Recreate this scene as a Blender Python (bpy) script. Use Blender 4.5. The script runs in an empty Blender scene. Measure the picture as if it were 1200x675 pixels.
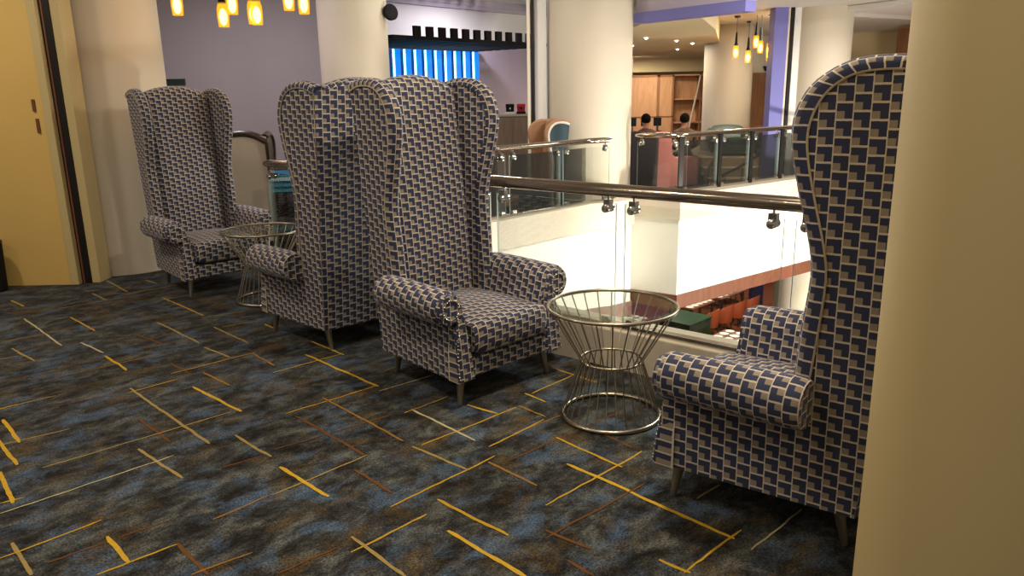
import bpy, bmesh, math, random
from math import sin, cos, pi, sqrt, atan2
from mathutils import Vector, Matrix
random.seed(7)
S = bpy.context.scene
COL = S.collection

# ------------------------------------------------------------------ helpers
def link(o, parent=None):
    COL.objects.link(o)
    if parent is not None:
        o.parent = parent
    return o

def empty(name, loc=(0, 0, 0), rz=0.0):
    o = bpy.data.objects.new(name, None)
    o.empty_display_size = 0.1
    o.location = loc
    o.rotation_euler = (0, 0, rz)
    return link(o)

def tag(o, label=None, cat=None, group=None, kind=None):
    if label: o['label'] = label
    if cat: o['category'] = cat
    if group: o['group'] = group
    if kind: o['kind'] = kind
    return o

def struct(o, label=None):
    o['kind'] = 'structure'
    if label: o['label'] = label
    return o

class MB:
    """collects vertices / faces / uvs into one mesh"""
    def __init__(self):
        self.v = []; self.f = []; self.uv = []; self.m = []
    def vert(self, p):
        self.v.append(tuple(p)); return len(self.v) - 1
    def face(self, idx, uvs=None, mat=0):
        self.f.append(list(idx)); self.uv.append(uvs); self.m.append(mat)
    def poly(self, pts, uvs=None, mat=0):
        self.face([self.vert(p) for p in pts], uvs, mat)
    def grid(self, rows, uvrows=None, mat=0, closed=False, flip=False):
        R = [[self.vert(p) for p in r] for r in rows]
        n = len(R[0])
        for i in range(len(R) - 1):
            for j in range(n if closed else n - 1):
                k = (j + 1) % n
                q = [R[i][j], R[i][k], R[i + 1][k], R[i + 1][j]]
                u = None
                if uvrows:
                    u = [uvrows[i][j], uvrows[i][k], uvrows[i + 1][k], uvrows[i + 1][j]]
                if flip:
                    q.reverse()
                    if u: u = list(reversed(u))
                self.face(q, u, mat)
        return R
    def box(self, a, b, mat=0, M=None):
        x0, y0, z0 = a; x1, y1, z1 = b
        P = [(x0,y0,z0),(x1,y0,z0),(x1,y1,z0),(x0,y1,z0),(x0,y0,z1),(x1,y0,z1),(x1,y1,z1),(x0,y1,z1)]
        if M is not None: P = [tuple(M @ Vector(p)) for p in P]
        i = [self.vert(p) for p in P]
        for q in ((0,3,2,1),(4,5,6,7),(0,1,5,4),(1,2,6,5),(2,3,7,6),(3,0,4,7)):
            self.face([i[k] for k in q], None, mat)
    def tube(self, pts, r, n=10, caps=True, closed=False, mat=0):
        pts = [Vector(p) for p in pts]; N = len(pts)
        rs = r if isinstance(r, (list, tuple)) else [r] * N
        rows = []; prev = None
        for i, p in enumerate(pts):
            if closed: t = pts[(i + 1) % N] - pts[i - 1]
            else: t = pts[min(i + 1, N - 1)] - pts[max(i - 1, 0)]
            t.normalize()
            if prev is None:
                a = Vector((0, 0, 1)) if abs(t.z) < .9 else Vector((1, 0, 0))
                s = t.cross(a).normalized()
            else:
                s = (prev - t * prev.dot(t)).normalized()
            prev = s
            b = t.cross(s)
            rows.append([p + (s * cos(2*pi*k/n) + b * sin(2*pi*k/n)) * rs[i] for k in range(n)])
        if closed: rows.append(rows[0])
        R = self.grid(rows, None, mat, closed=True)
        if caps and not closed:
            self.face(list(reversed(R[0])), None, mat); self.face(R[-1], None, mat)
    def lathe(self, prof, n=32, c=(0, 0, 0), mat=0, arc=None):
        rows = []
        for (r, z) in prof:
            rows.append([(c[0] + r*cos(2*pi*k/n), c[1] + r*sin(2*pi*k/n), c[2] + z) for k in range(n)])
        R = self.grid(rows, None, mat, closed=True)
        if prof[0][0] > 1e-4: self.face(list(reversed(R[0])), None, mat)
        if prof[-1][0] > 1e-4: self.face(R[-1], None, mat)
    def ball(self, c, r, n=8, mat=0, sc=(1, 1, 1)):
        rows = []
        for i in range(n + 1):
            a = -pi/2 + pi*i/n
            rows.append([(c[0] + sc[0]*r*cos(a)*cos(2*pi*k/(2*n)), c[1] + sc[1]*r*cos(a)*sin(2*pi*k/(2*n)), c[2] + sc[2]*r*sin(a)) for k in range(2*n)])
        self.grid(rows, None, mat, closed=True)
    def prism(self, poly, z0, z1, mat=0, top=None):
        """poly counter-clockwise in xy"""
        n = len(poly)
        b = [self.vert((p[0], p[1], z0)) for p in poly]; t = [self.vert((p[0], p[1], z1)) for p in poly]
        self.face(list(reversed(b)), None, mat); self.face(t, None, mat if top is None else top)
        for i in range(n):
            j = (i + 1) % n
            self.face([b[i], b[j], t[j], t[i]], None, mat)
    def build(self, name, mats, parent=None, smooth=0.6, bevel=0.0, merge=1e-5, link_it=True):
        me = bpy.data.meshes.new(name)
        me.from_pydata(self.v, [], self.f)
        if not isinstance(mats, (list, tuple)): mats = [mats]
        for m in mats: me.materials.append(m)
        for p, mi in zip(me.polygons, self.m): p.material_index = mi
        if any(u is not None for u in self.uv):
            L = me.uv_layers.new(name='UVMap').data
            li = 0
            for u, f in zip(self.uv, self.f):
                for k in range(len(f)):
                    if u is not None: L[li].uv = u[k]
                    li += 1
        bm = bmesh.new(); bm.from_mesh(me)
        if merge: bmesh.ops.remove_doubles(bm, verts=bm.verts, dist=merge)
        bmesh.ops.recalc_face_normals(bm, faces=bm.faces)
        if bevel:
            es = [e for e in bm.edges if len(e.link_faces) == 2 and e.calc_face_angle(0) > 0.5]
            bmesh.ops.bevel(bm, geom=es, offset=bevel, segments=2, affect='EDGES', profile=.6)
        bm.to_mesh(me); bm.free()
        if smooth:
            me.polygons.foreach_set('use_smooth', [True] * len(me.polygons))
            me.set_sharp_from_angle(angle=smooth)
        o = bpy.data.objects.new(name, me)
        return link(o, parent) if link_it else o

def copy_tree(o, parent=None):
    c = o.copy(); COL.objects.link(c)
    c.parent = parent
    for ch in list(o.children): copy_tree(ch, c)
    return c

def crom(pts, per=5):
    """Catmull-Rom through 2d/3d points"""
    out = []
    P = [Vector(p) for p in pts]
    for i in range(len(P) - 1):
        a = P[max(i-1, 0)]; b = P[i]; c = P[i+1]; d = P[min(i+2, len(P)-1)]
        for k in range(per):
            t = k / per
            out.append(0.5*((2*b) + (c-a)*t + (2*a-5*b+4*c-d)*t*t + (3*b-a-3*c+d)*t**3))
    out.append(P[-1])
    return out

# ------------------------------------------------------------------ materials
def new_mat(name):
    m = bpy.data.materials.new(name); m.use_nodes = True
    nt = m.node_tree
    return m, nt, nt.nodes, nt.links, nt.nodes['Principled BSDF']

def plain(name, col, rough=.6, metal=0., spec=.5, noise=0., nscale=8., emit=None, estr=0., bump=0.):
    m, nt, N, L, b = new_mat(name)
    b.inputs['Base Color'].default_value = (*col, 1)
    b.inputs['Roughness'].default_value = rough
    b.inputs['Metallic'].default_value = metal
    b.inputs['Specular IOR Level'].default_value = spec
    if noise or bump:
        tc = N.new('ShaderNodeTexCoord'); nz = N.new('ShaderNodeTexNoise')
        nz.inputs['Scale'].default_value = nscale; nz.inputs['Detail'].default_value = 4
        L.new(tc.outputs['Object'], nz.inputs['Vector'])
        if noise:
            mx = N.new('ShaderNodeMix'); mx.data_type = 'RGBA'
            mx.inputs[6].default_value = (*[c*(1-noise) for c in col], 1)
            mx.inputs[7].default_value = (*[min(1, c*(1+noise)) for c in col], 1)
            L.new(nz.outputs['Fac'], mx.inputs[0]); L.new(mx.outputs[2], b.inputs['Base Color'])
        if bump:
            bp = N.new('ShaderNodeBump'); bp.inputs['Strength'].default_value = bump; bp.inputs['Distance'].default_value = .01
            L.new(nz.outputs['Fac'], bp.inputs['Height']); L.new(bp.outputs['Normal'], b.inputs['Normal'])
    if emit:
        b.inputs['Emission Color'].default_value = (*emit, 1); b.inputs['Emission Strength'].default_value = estr
    return m

def glass_mat(name, tint=(.93, .97, .95), refl=1.0, rough=.0):
    m, nt, N, L, b = new_mat(name)
    N.remove(b)
    out = N['Material Output']
    tr = N.new('ShaderNodeBsdfTransparent'); tr.inputs['Color'].default_value = (*tint, 1)
    gl = N.new('ShaderNodeBsdfGlossy'); gl.inputs['Roughness'].default_value = rough
    fr = N.new('ShaderNodeFresnel'); fr.inputs['IOR'].default_value = 1.45
    mu = N.new('ShaderNodeMath'); mu.operation = 'MULTIPLY'; mu.inputs[1].default_value = refl
    mx = N.new('ShaderNodeMixShader')
    L.new(fr.outputs[0], mu.inputs[0]); L.new(mu.outputs[0], mx.inputs[0])
    L.new(tr.outputs[0], mx.inputs[1]); L.new(gl.outputs[0], mx.inputs[2]); L.new(mx.outputs[0], out.inputs['Surface'])
    return m

def math_node(N, L, op, a, b=None):
    n = N.new('ShaderNodeMath'); n.operation = op
    for i, x in enumerate((a, b)):
        if x is None: continue
        if isinstance(x, (int, float)): n.inputs[i].default_value = x
        else: L.new(x, n.inputs[i])
    return n.outputs[0]

def fabric_mat(name, W=.051, H=.0535):
    """woven stepped-tile upholstery driven by uv in metres"""
    m, nt, N, L, b = new_mat(name)
    uv = N.new('ShaderNodeUVMap'); uv.uv_map = 'UVMap'
    sp = N.new('ShaderNodeSeparateXYZ'); L.new(uv.outputs[0], sp.inputs[0])
    M = lambda op, a, c=None: math_node(N, L, op, a, c)
    wob = N.new('ShaderNodeTexNoise'); wob.inputs['Scale'].default_value = 60; L.new(uv.outputs[0], wob.inputs['Vector'])
    wv = M('MULTIPLY', M('SUBTRACT', wob.outputs['Fac'], .5), .05)
    u = M('ADD', M('DIVIDE', sp.outputs[0], W), wv); v = M('ADD', M('DIVIDE', sp.outputs[1], H), wv)
    cu = M('FLOOR', u); fu = M('SUBTRACT', u, cu)
    v2 = M('ADD', v, M('MULTIPLY', M('FLOORED_MODULO', cu, 2.0), .5))
    fv = M('SUBTRACT', v2, M('FLOOR', v2))
    line = M('MAXIMUM', M('LESS_THAN', fu, .075), M('LESS_THAN', fv, .13))
    tau = M('MULTIPLY', M('LESS_THAN', fu, .54), M('LESS_THAN', fv, .56))
    weave = N.new('ShaderNodeTexNoise'); weave.inputs['Scale'].default_value = 420; weave.inputs['Detail'].default_value = 2
    L.new(uv.outputs[0], weave.inputs['Vector'])
    def rgb(c): 
        n = N.new('ShaderNodeRGB'); n.outputs[0].default_value = (*c, 1); return n.outputs[0]
    def mix(f, a, c):
        n = N.new('ShaderNodeMix'); n.data_type = 'RGBA'
        L.new(f, n.inputs[0]); L.new(a, n.inputs[6]); L.new(c, n.inputs[7]); return n.outputs[2]
    c = mix(tau, rgb(FAB_NAVY), rgb(FAB_TAUPE))
    c = mix(line, c, rgb(FAB_CREAM))
    dk = N.new('ShaderNodeMix'); dk.data_type = 'RGBA'; dk.blend_type = 'MULTIPLY'; dk.inputs[0].default_value = .45
    L.new(c, dk.inputs[6]); L.new(weave.outputs['Fac'], dk.inputs[7])
    br = N.new('ShaderNodeMix'); br.data_type = 'RGBA'; br.blend_type = 'MULTIPLY'; br.inputs[0].default_value = 1
    L.new(dk.outputs[2], br.inputs[6]); br.inputs[7].default_value = (1.25, 1.25, 1.25, 1)
    L.new(br.outputs[2], b.inputs['Base Color'])
    b.inputs['Roughness'].default_value = .75
    b.inputs['Sheen Weight'].default_value = .35; b.inputs['Sheen Roughness'].default_value = .35; b.inputs['Sheen Tint'].default_value = (.85, .85, 1, 1)
    b.inputs['Specular IOR Level'].default_value = .25
    bp = N.new('ShaderNodeBump'); bp.inputs['Strength'].default_value = .35; bp.inputs['Distance'].default_value = .004
    h = M('ADD', M('MULTIPLY', line, -.6), M('MULTIPLY', weave.outputs['Fac'], .5))
    L.new(h, bp.inputs['Height']); L.new(bp.outputs['Normal'], b.inputs['Normal'])
    return m

FAB_NAVY = (.036, .044, .092); FAB_TAUPE = (.30, .25, .195); FAB_CREAM = (.63, .55, .45)

def carpet_mat():
    m, nt, N, L, b = new_mat('carpet')
    tc = N.new('ShaderNodeTexCoord')
    mp = N.new('ShaderNodeMapping'); mp.inputs['Rotation'].default_value = (0, 0, math.radians(-45)); 
    L.new(tc.outputs['Object'], mp.inputs['Vector'])
    def noise(scale, detail, dist, sx=1., sy=1., off=0., rough=.5):
        q = N.new('ShaderNodeMapping'); q.inputs['Scale'].default_value = (sx, sy, 1); q.inputs['Location'].default_value = (off, off*.7, 0)
        L.new(mp.outputs[0], q.inputs['Vector'])
        n = N.new('ShaderNodeTexNoise'); n.inputs['Scale'].default_value = scale; n.inputs['Detail'].default_value = detail
        n.inputs['Distortion'].default_value = dist; n.inputs['Roughness'].default_value = rough
        L.new(q.outputs[0], n.inputs['Vector']); return n.outputs['Fac']
    def ramp(f, *st):
        r = N.new('ShaderNodeValToRGB'); e = r.color_ramp.elements
        e[0].position = st[0][0]; e[0].color = (*st[0][1], 1); e[1].position = st[-1][0]; e[1].color = (*st[-1][1], 1)
        for p, c in st[1:-1]:
            x = e.new(p); x.color = (*c, 1)
        L.new(f, r.inputs[0]); return r.outputs[0]
    # patches along the weave direction: charcoal / slate blue / ochre brown
    n1 = noise(4.6, 7, .3, .85, 1.15, 0, .66)
    n2 = noise(4.6, 7, .3, .85, 1.15, 7.3, .68)
    n3 = noise(6.6, 8, .3, .85, 1.2, 15.1, .74)
    blue = ramp(n1, (.51, (.0, .0, .0)), (.67, (1, 1, 1)))
    och = ramp(n2, (.52, (.0, .0, .0)), (.68, (1, 1, 1)))
    drk = ramp(n3, (.40, (.007, .006, .005)), (.51, (.030, .031, .030)), (.66, (.105, .110, .098)))
    def mixc(f, a, c):
        n = N.new('ShaderNodeMix'); n.data_type = 'RGBA'; L.new(f, n.inputs[0]); L.new(a, n.inputs[6])
        if isinstance(c, tuple): n.inputs[7].default_value = (*c, 1)
        else: L.new(c, n.inputs[7])
        return n.outputs[2]
    c = mixc(math_node(N, L, 'MULTIPLY', blue, .85), drk, (.066, .108, .175))
    c = mixc(math_node(N, L, 'MULTIPLY', och, .75), c, (.095, .060, .020))
    fine = noise(120, 3, 0, 1, 1, 3)
    mu = N.new('ShaderNodeMix'); mu.data_type = 'RGBA'; mu.blend_type = 'MULTIPLY'; mu.inputs[0].default_value = .9
    L.new(c, mu.inputs[6]); L.new(ramp(fine, (.32, (.25, .25, .25)), (.68, (1.75, 1.75, 1.75))), mu.inputs[7])
    L.new(mu.outputs[2], b.inputs['Base Color'])
    b.inputs['Roughness'].default_value = .95; b.inputs['Specular IOR Level'].default_value = .1
    b.inputs['Sheen Weight'].default_value = .05
    bp = N.new('ShaderNodeBump'); bp.inputs['Strength'].default_value = .6; bp.inputs['Distance'].default_value = .006
    L.new(fine, bp.inputs['Height']); L.new(bp.outputs['Normal'], b.inputs['Normal'])
    return m

def wood_mat(name, a, c, scale=3., rough=.45):
    m, nt, N, L, b = new_mat(name)
    tc = N.new('ShaderNodeTexCoord'); mp = N.new('ShaderNodeMapping'); mp.inputs['Scale'].default_value = (6, 6, .6)
    L.new(tc.outputs['Object'], mp.inputs['Vector'])
    n = N.new('ShaderNodeTexNoise'); n.inputs['Scale'].default_value = scale; n.inputs['Detail'].default_value = 5; n.inputs['Distortion'].default_value = 1.2
    L.new(mp.outputs[0], n.inputs['Vector'])
    r = N.new('ShaderNodeValToRGB'); r.color_ramp.elements[0].position = .3; r.color_ramp.elements[1].position = .7
    r.color_ramp.elements[0].color = (*a, 1); r.color_ramp.elements[1].color = (*c, 1)
    L.new(n.outputs['Fac'], r.inputs[0]); L.new(r.outputs[0], b.inputs['Base Color'])
    b.inputs['Roughness'].default_value = rough
    return m

M = {}
M['fabric'] = fabric_mat('stepped_tile_fabric')
M['carpet'] = carpet_mat()
M['thread_y'] = plain('gold_thread', (.43, .26, .028), .9, spec=.1, noise=.25, nscale=60)
M['thread_Y'] = plain('bright_gold_thread', (.50, .305, .028), .9, spec=.1, noise=.25, nscale=60)
M['thread_t'] = plain('tan_thread', (.29, .21, .07), .9, spec=.1, noise=.25, nscale=60)
M['thread_p'] = plain('pale_thread', (.42, .36, .20), .9, spec=.1, noise=.25, nscale=60)
M['thread_o'] = plain('orange_brown_thread', (.26, .13, .028), .9, spec=.1, noise=.3, nscale=60)
M['thread_r'] = plain('rust_thread', (.13, .055, .016), .9, spec=.1, noise=.3, nscale=60)
M['cream_piping'] = plain('cream_piping', (.44, .37, .27), .7, noise=.15, nscale=90)
M['nail'] = plain('nail_silver', (.75, .72, .66), .25, 1.)
M['leg'] = plain('bronzed_steel_leg', (.33, .29, .23), .35, .85)
M['brass'] = plain('satin_brass', (.62, .52, .36), .25, 1.)
M['wire'] = plain('antique_brass_wire', (.47, .41, .32), .3, 1.)
M['steel'] = plain('brushed_steel', (.56, .52, .47), .2, 1.)
M['rail'] = plain('polished_bronze_rail', (.47, .40, .32), .16, 1.)
M['chrome'] = plain('chrome', (.7, .68, .64), .15, 1.)
M['glass'] = glass_mat('rail_glass', (.95, .975, .955), .9)
M['tglass'] = glass_mat('table_glass', (.93, .955, .93), .22)
M['edge'] = plain('glass_edge', (.62, .74, .68), .2)
M['cream'] = plain('cream_paint', (.70, .62, .49), .55, noise=.03, nscale=2)
M['cream2'] = plain('warm_cream_paint', (.58, .46, .225), .5, noise=.03, nscale=2)
M['door'] = plain('yellow_lacquer_panel', (.72, .49, .155), .45, noise=.05, nscale=2)
M['lav'] = plain('lavender_light_tint', (.47, .425, .455), .6, noise=.04, nscale=3)  # purple light on the wall is put into this grey
M['taupe'] = plain('taupe_paint', (.40, .35, .27), .6, noise=.03)
M['white'] = plain('white_paint', (.82, .80, .76), .5)
M['stone'] = plain('cream_stone', (.60, .53, .42), .35, noise=.07, nscale=7)
M['fascia'] = plain('fascia_plaster', (.80, .77, .70), .5, noise=.02, nscale=3)
M['trimwood'] = wood_mat('mahogany_trim', (.135, .045, .025), (.20, .072, .038))
M['dark'] = plain('dark_metal', (.03, .026, .024), .35, .6)
M['black'] = plain('black_timber', (.014, .013, .014), .8, spec=.15)
M['ceil'] = plain('ceiling_white', (.74, .70, .64), .7)
M['ceily'] = plain('ceiling_warm', (.74, .62, .36), .7)
M['purple'] = plain('purple_light_tint', (.185, .18, .50), .5)  # purple light on beam and pier is put into the base colour
M['blue_slat'] = plain('blue_lit_slat', (.0, .22, .95), .3, emit=(0, .25, 1.), estr=.8)  # emission stands in for the neon light falling on the slats
M['navy_wall'] = plain('navy_backing', (.003, .008, .06), .6)
M['tube'] = plain('blue_neon', (.3, .8, 1), .4, emit=(.25, .78, 1.0), estr=4.0)
def amber_mat():
    m, nt, N, L, b = new_mat('amber_lit_glass'); N.remove(b)
    tr = N.new('ShaderNodeBsdfTransparent'); tr.inputs['Color'].default_value = (1, .78, .32, 1)
    em = N.new('ShaderNodeEmission'); em.inputs['Color'].default_value = (1, .50, .06, 1); em.inputs['Strength'].default_value = .42
    ad = N.new('ShaderNodeAddShader'); L.new(tr.outputs[0], ad.inputs[0]); L.new(em.outputs[0], ad.inputs[1]); L.new(ad.outputs[0], N['Material Output'].inputs['Surface'])
    return m
M['amber'] = amber_mat()
M['bulb'] = plain('bulb_lit', (1, .95, .8), .3, emit=(1, .86, .55), estr=14.)
M['spot'] = plain('downlight_lit', (1, .95, .85), .3, emit=(1, .88, .66), estr=12.)
M['screenwood'] = wood_mat('oak_screen', (.46, .23, .11), (.58, .33, .17))
M['doorwood'] = wood_mat('brown_door', (.23, .10, .04), (.32, .15, .06))
M['redfloor'] = wood_mat('red_brown_floor', (.13, .035, .018), (.22, .07, .035), 2., .25)
M['orange'] = plain('rust_orange_leather', (.33, .065, .02), .45, noise=.12, nscale=9)
M['green'] = plain('dark_green_lacquer', (.01, .05, .02), .4)
M['leafg'] = plain('plant_leaf', (.10, .26, .03), .5, noise=.3, nscale=20)
M['plate'] = plain('white_china', (.85, .84, .80), .25)
M['pink'] = plain('pink_velvet', (.62, .22, .19), .8, noise=.08, nscale=12)
M['greyfab'] = plain('dark_grey_fabric', (.075, .06, .058), .9, noise=.1, nscale=20)
M['tan'] = plain('tan_fabric', (.36, .19, .10), .85, noise=.08, nscale=20)
M['teal'] = plain('dark_teal_fabric', (.035, .065, .085), .85, noise=.1, nscale=20)
M['white_pip'] = plain('white_piping', (.72, .66, .58), .6)
M['beigefab'] = plain('beige_fabric', (.46, .41, .35), .85, noise=.05, nscale=20)
M['darkwood'] = plain('dark_brown_wood', (.028, .018, .014), .35)
M['greensofa'] = plain('green_leather', (.03, .06, .05), .5)
M['maroon'] = plain('maroon_leather', (.085, .018, .02), .45)
M['cabwood'] = wood_mat('taupe_wood', (.19, .13, .10), (.26, .19, .14))
M['red'] = plain('red_plastic', (.5, .02, .03), .35)
M['skin'] = plain('skin', (.30, .15, .09), .6)
M['hair'] = plain('dark_hair', (.008, .006, .005), .9, spec=.1)
M['shirt1'] = plain('dark_red_shirt', (.09, .028, .02), .8)
M['shirt2'] = plain('brown_jacket', (.10, .06, .035), .8)
M['trouser'] = plain('dark_trousers', (.02, .02, .025), .8)
M['step'] = plain('beige_stair', (.42, .33, .22), .6, noise=.06)
M['galfloor'] = plain('gallery_carpet', (.055, .048, .045), .9, noise=.3, nscale=6)

# ------------------------------------------------------------------ camera
F = 897.05; PIT = .24924; ROL = -.01803; HC = 1.6
cp, sp_ = cos(PIT), sin(PIT); cr, sr = cos(ROL), sin(ROL)
R1 = Matrix(((1,0,0),(0,cp,-sp_),(0,sp_,cp))); R2 = Matrix(((cr,-sr,0),(sr,cr,0),(0,0,1)))
RT = (R2 @ R1).transposed()
def lev(d):
    q = RT @ Vector(d); return Vector((q[0], q[2], -q[1]))
X = lev((1,0,0)); Y = lev((0,-1,0)); Z = lev((0,0,-1))
cd = bpy.data.cameras.new('camera'); cam = bpy.data.objects.new('camera', cd); link(cam)
cd.sensor_width = 36; cd.lens = F/1200*36; cd.clip_start = .05; cd.clip_end = 200
mw = Matrix.Identity(4)
for i in range(3):
    mw[i][0] = X[i]; mw[i][1] = Y[i]; mw[i][2] = Z[i]
mw[0][3], mw[1][3], mw[2][3] = 0, 0, HC
cam.matrix_world = mw
S.camera = cam

# near balustrade frame: P + d*s + n*t
RP = Vector((-.1, 4.97)); RD = Vector((-.766, .643)); RN = Vector((.643, .766))
def sn(s, n, z=None):
    p = RP + RD*s + RN*n
    return (p.x, p.y) if z is None else (p.x, p.y, z)
# ------------------------------------------------------------------ floor with woven-in lines
FASC = [sn(1.85, .10), sn(1.86, 1.2), (-.07, 7.84), (.53, 8.46), (.93, 8.90), (1.22, 9.02), (1.47, 9.22), (1.52, 9.86), (2.10, 9.46), (3.10, 10.26), (4.20, 11.12), (6.5, 12.9), (12, 17.2)]
fl = MB()
near_poly = [sn(-7, -.02), sn(1.87, -.02), sn(1.88, 1.2), (-.11, 7.88), (-.3, 8.9), (-9, 8.9), (-9, -4), (7, -4)]
fl.prism(near_poly[::1], -.25, 0, 0)
MI = {'y': 1, 'Y': 2, 't': 3, 'p': 4, 'o': 5, 'r': 6}
LINES = "yA -2.90 6.16 -2.35 5.60;tA -2.63 5.44 -2.12 4.93;pA -3.72 5.61 -3.05 4.93;yA -3.38 5.63 -3.00 5.26;YA -1.84 4.12 -1.44 3.75;tA -2.16 5.30 -1.78 4.91;tA -2.20 4.12 -1.46 3.37;tA -3.36 4.89 -3.05 4.62;tA -1.78 3.33 -1.45 3.03;YA -1.55 2.58 -1.38 2.41;tA -1.89 2.55 -1.69 2.35;YA -2.66 3.70 -2.40 3.42;YA -1.05 3.12 -0.77 2.85;pA -0.54 3.74 -0.19 3.35;tA -0.48 3.30 -0.21 3.06;tA -0.62 2.55 -0.38 2.30;YA -0.26 2.58 0.03 2.28;yA -0.32 2.81 -0.03 2.54;YA 0.23 3.10 0.80 2.49;yA 0.20 3.37 0.47 3.06;YA -1.33 4.65 -0.77 4.07;oA -1.05 3.92 -0.53 3.36;yA -4.17 6.17 -3.94 5.97;tA -3.71 6.83 -3.31 6.39;tA -3.36 6.83 -3.18 6.67;tA -3.60 6.36 -3.35 6.12;pA -2.95 4.99 -2.68 4.76;YA -2.64 4.70 -2.36 4.42;tA -2.05 4.84 -1.80 4.62;oA -1.87 4.35 -1.63 4.13;yA -1.81 5.35 -1.68 5.21;oA -1.68 4.69 -1.47 4.45;rA -1.95 3.69 -1.66 3.40;rA -1.26 2.53 -1.07 2.33;tA -1.37 3.46 -1.12 3.22;YA -2.30 3.12 -2.07 2.84;rA -1.13 3.68 -0.69 3.22;rA -0.71 3.08 -0.51 2.87;oA -0.12 3.13 0.09 2.91;yA -0.25 3.79 -0.09 3.66;oA 0.02 3.76 0.16 3.61;yA -1.36 4.92 -1.08 4.63;yA 0.06 3.93 0.17 3.81;yA 0.50 2.37 0.59 2.29;rA 0.11 2.57 0.27 2.44;rA 0.18 2.38 0.26 2.29;yA 0.23 4.33 0.48 4.07;rA -2.65 5.15 -2.37 4.93;rA -3.53 6.13 -3.10 5.70;rA -2.15 4.54 -1.95 4.35;rA 0.40 3.44 0.54 3.25;yB -0.50 2.76 -0.09 3.19;yB -0.60 2.45 -0.35 2.70;tB -1.01 2.87 -0.68 3.22;yB -0.44 3.31 0.01 3.74;yB 0.12 2.75 0.58 3.21;yB 0.57 2.29 0.84 2.55;pB 0.84 2.42 1.12 2.69;yB -1.87 2.45 -1.63 2.70;yB -1.46 2.34 -1.26 2.52;pB -2.07 2.76 -1.58 3.25;tB -2.13 3.15 -1.49 3.75;oB -1.19 2.69 -1.01 2.88;yB -1.19 3.71 -0.77 4.09;yB -0.12 3.28 0.15 3.58;yB -2.06 4.34 -1.67 4.71;tB -3.61 5.88 -3.23 6.20;yB -2.18 4.04 -1.98 4.24;tB -2.10 5.30 -1.90 5.42;tB -3.30 4.67 -3.21 4.73;oB -2.74 4.31 -2.29 4.71;tB -2.77 3.85 -2.57 4.02;rB -2.49 3.87 -2.23 4.04;rB -3.68 5.55 -3.54 5.70;tB -2.30 5.58 -2.08 5.70;oB -2.60 5.37 -2.42 5.50;tB -2.48 3.39 -2.24 3.57;yB -2.12 2.84 -2.05 2.89;rB -1.50 2.57 -1.36 2.69;rB -1.68 2.42 -1.54 2.54;oB -1.13 2.33 -0.96 2.46;rB -1.31 3.12 -1.16 3.23;rB -0.03 3.14 0.15 3.31;rB -0.83 2.33 -0.66 2.48;rB -1.13 3.29 -0.63 3.67;yB -0.57 3.69 -0.36 3.90;yB -1.44 4.33 -1.10 4.65;pB -0.75 4.00 -0.47 4.24;tB -0.77 4.33 -0.66 4.44;rB 0.11 2.52 0.54 2.91;tB 0.73 2.78 0.85 2.89;rB 0.15 3.30 0.57 3.69;yB 0.10 3.93 0.34 4.19;oB -0.01 3.42 0.25 3.64;oB -3.53 5.03 -3.17 5.35;rB -3.03 4.25 -2.81 4.40"
rl = random.Random(3); zz = [0]
def carpet_line(c, k, x0, y0, x1, y1):
    a = Vector((x0, y0)); b = Vector((x1, y1)); d = b - a; Ln = d.length; d.normalize(); n = Vector((-d.y, d.x))
    w = {'Y': .009, 'y': .0075, 't': .0075, 'p': .0065, 'o': .0068, 'r': .007}[c] * (1.0 if k == 'A' else .64); zz[0] = (zz[0] + 1) % 23; zh = .0012 + zz[0]*.00006
    N = max(4, int(Ln / .035)); rows = []
    off = 0
    for i in range(N + 1):
        t = i / N; off = off*.7 + rl.uniform(-.0028, .0028)
        ww = w * rl.uniform(.8, 1.15) * (1 if 0 < i < N else .6)
        p = a + d*Ln*t + n*off
        rows.append([(p.x + n.x*ww, p.y + n.y*ww, zh), (p.x - n.x*ww, p.y - n.y*ww, zh)])
    fl.grid(rows, None, MI[c])
for s in LINES.split(';'):
    h, *q = s.split(); carpet_line(h[0], h[1], *map(float, q))
# the same weave carries on over the rest of the carpet
A_ = Vector((-.703, .711)); B_ = Vector((.711, .703))
for i in range(150):
    p = Vector((rl.uniform(-6, 3), rl.uniform(-2, 8.3)))
    if (p - RP).dot(RN) > -.25: continue
    vis = p.y > 1.9 and abs(p.x) < p.y*.68
    if vis and not ((p - RP).dot(RN) > -1.0 or (p.y > 5.2)): continue
    k = rl.choice('AABB'); c = rl.choice('yttor' if vis else 'yYttpor'); Ln = rl.uniform(.3, .75)
    d = (A_ if k == 'A' else B_) * Ln
    if ((p + d) - RP).dot(RN) > -.1 or ((p - RP).dot(RN) > -.1): continue
    carpet_line(c, k, p.x, p.y, p.x + d.x, p.y + d.y)
f = fl.build('floor', [M['carpet'], M['thread_y'], M['thread_Y'], M['thread_t'], M['thread_p'], M['thread_o'], M['thread_r']], smooth=0, merge=0)
struct(f, 'dark blue and brown carpet with woven gold dashes')

g = MB()
gal = [(-.3, 8.9), (-.11, 7.9), (.5, 8.5), (.9, 8.94), (1.2, 9.06), (1.44, 9.25), (1.49, 9.92), (2.10, 9.52), (3.07, 10.30), (4.17, 11.16), (6.45, 12.95), (12, 17.3), (14, 40), (-12, 40), (-12, 8.9)]
g.prism(gal, -.25, 0, 0)
struct(g.build('floor', M['galfloor'], smooth=0), 'dark carpet of the gallery beyond the atrium')

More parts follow.
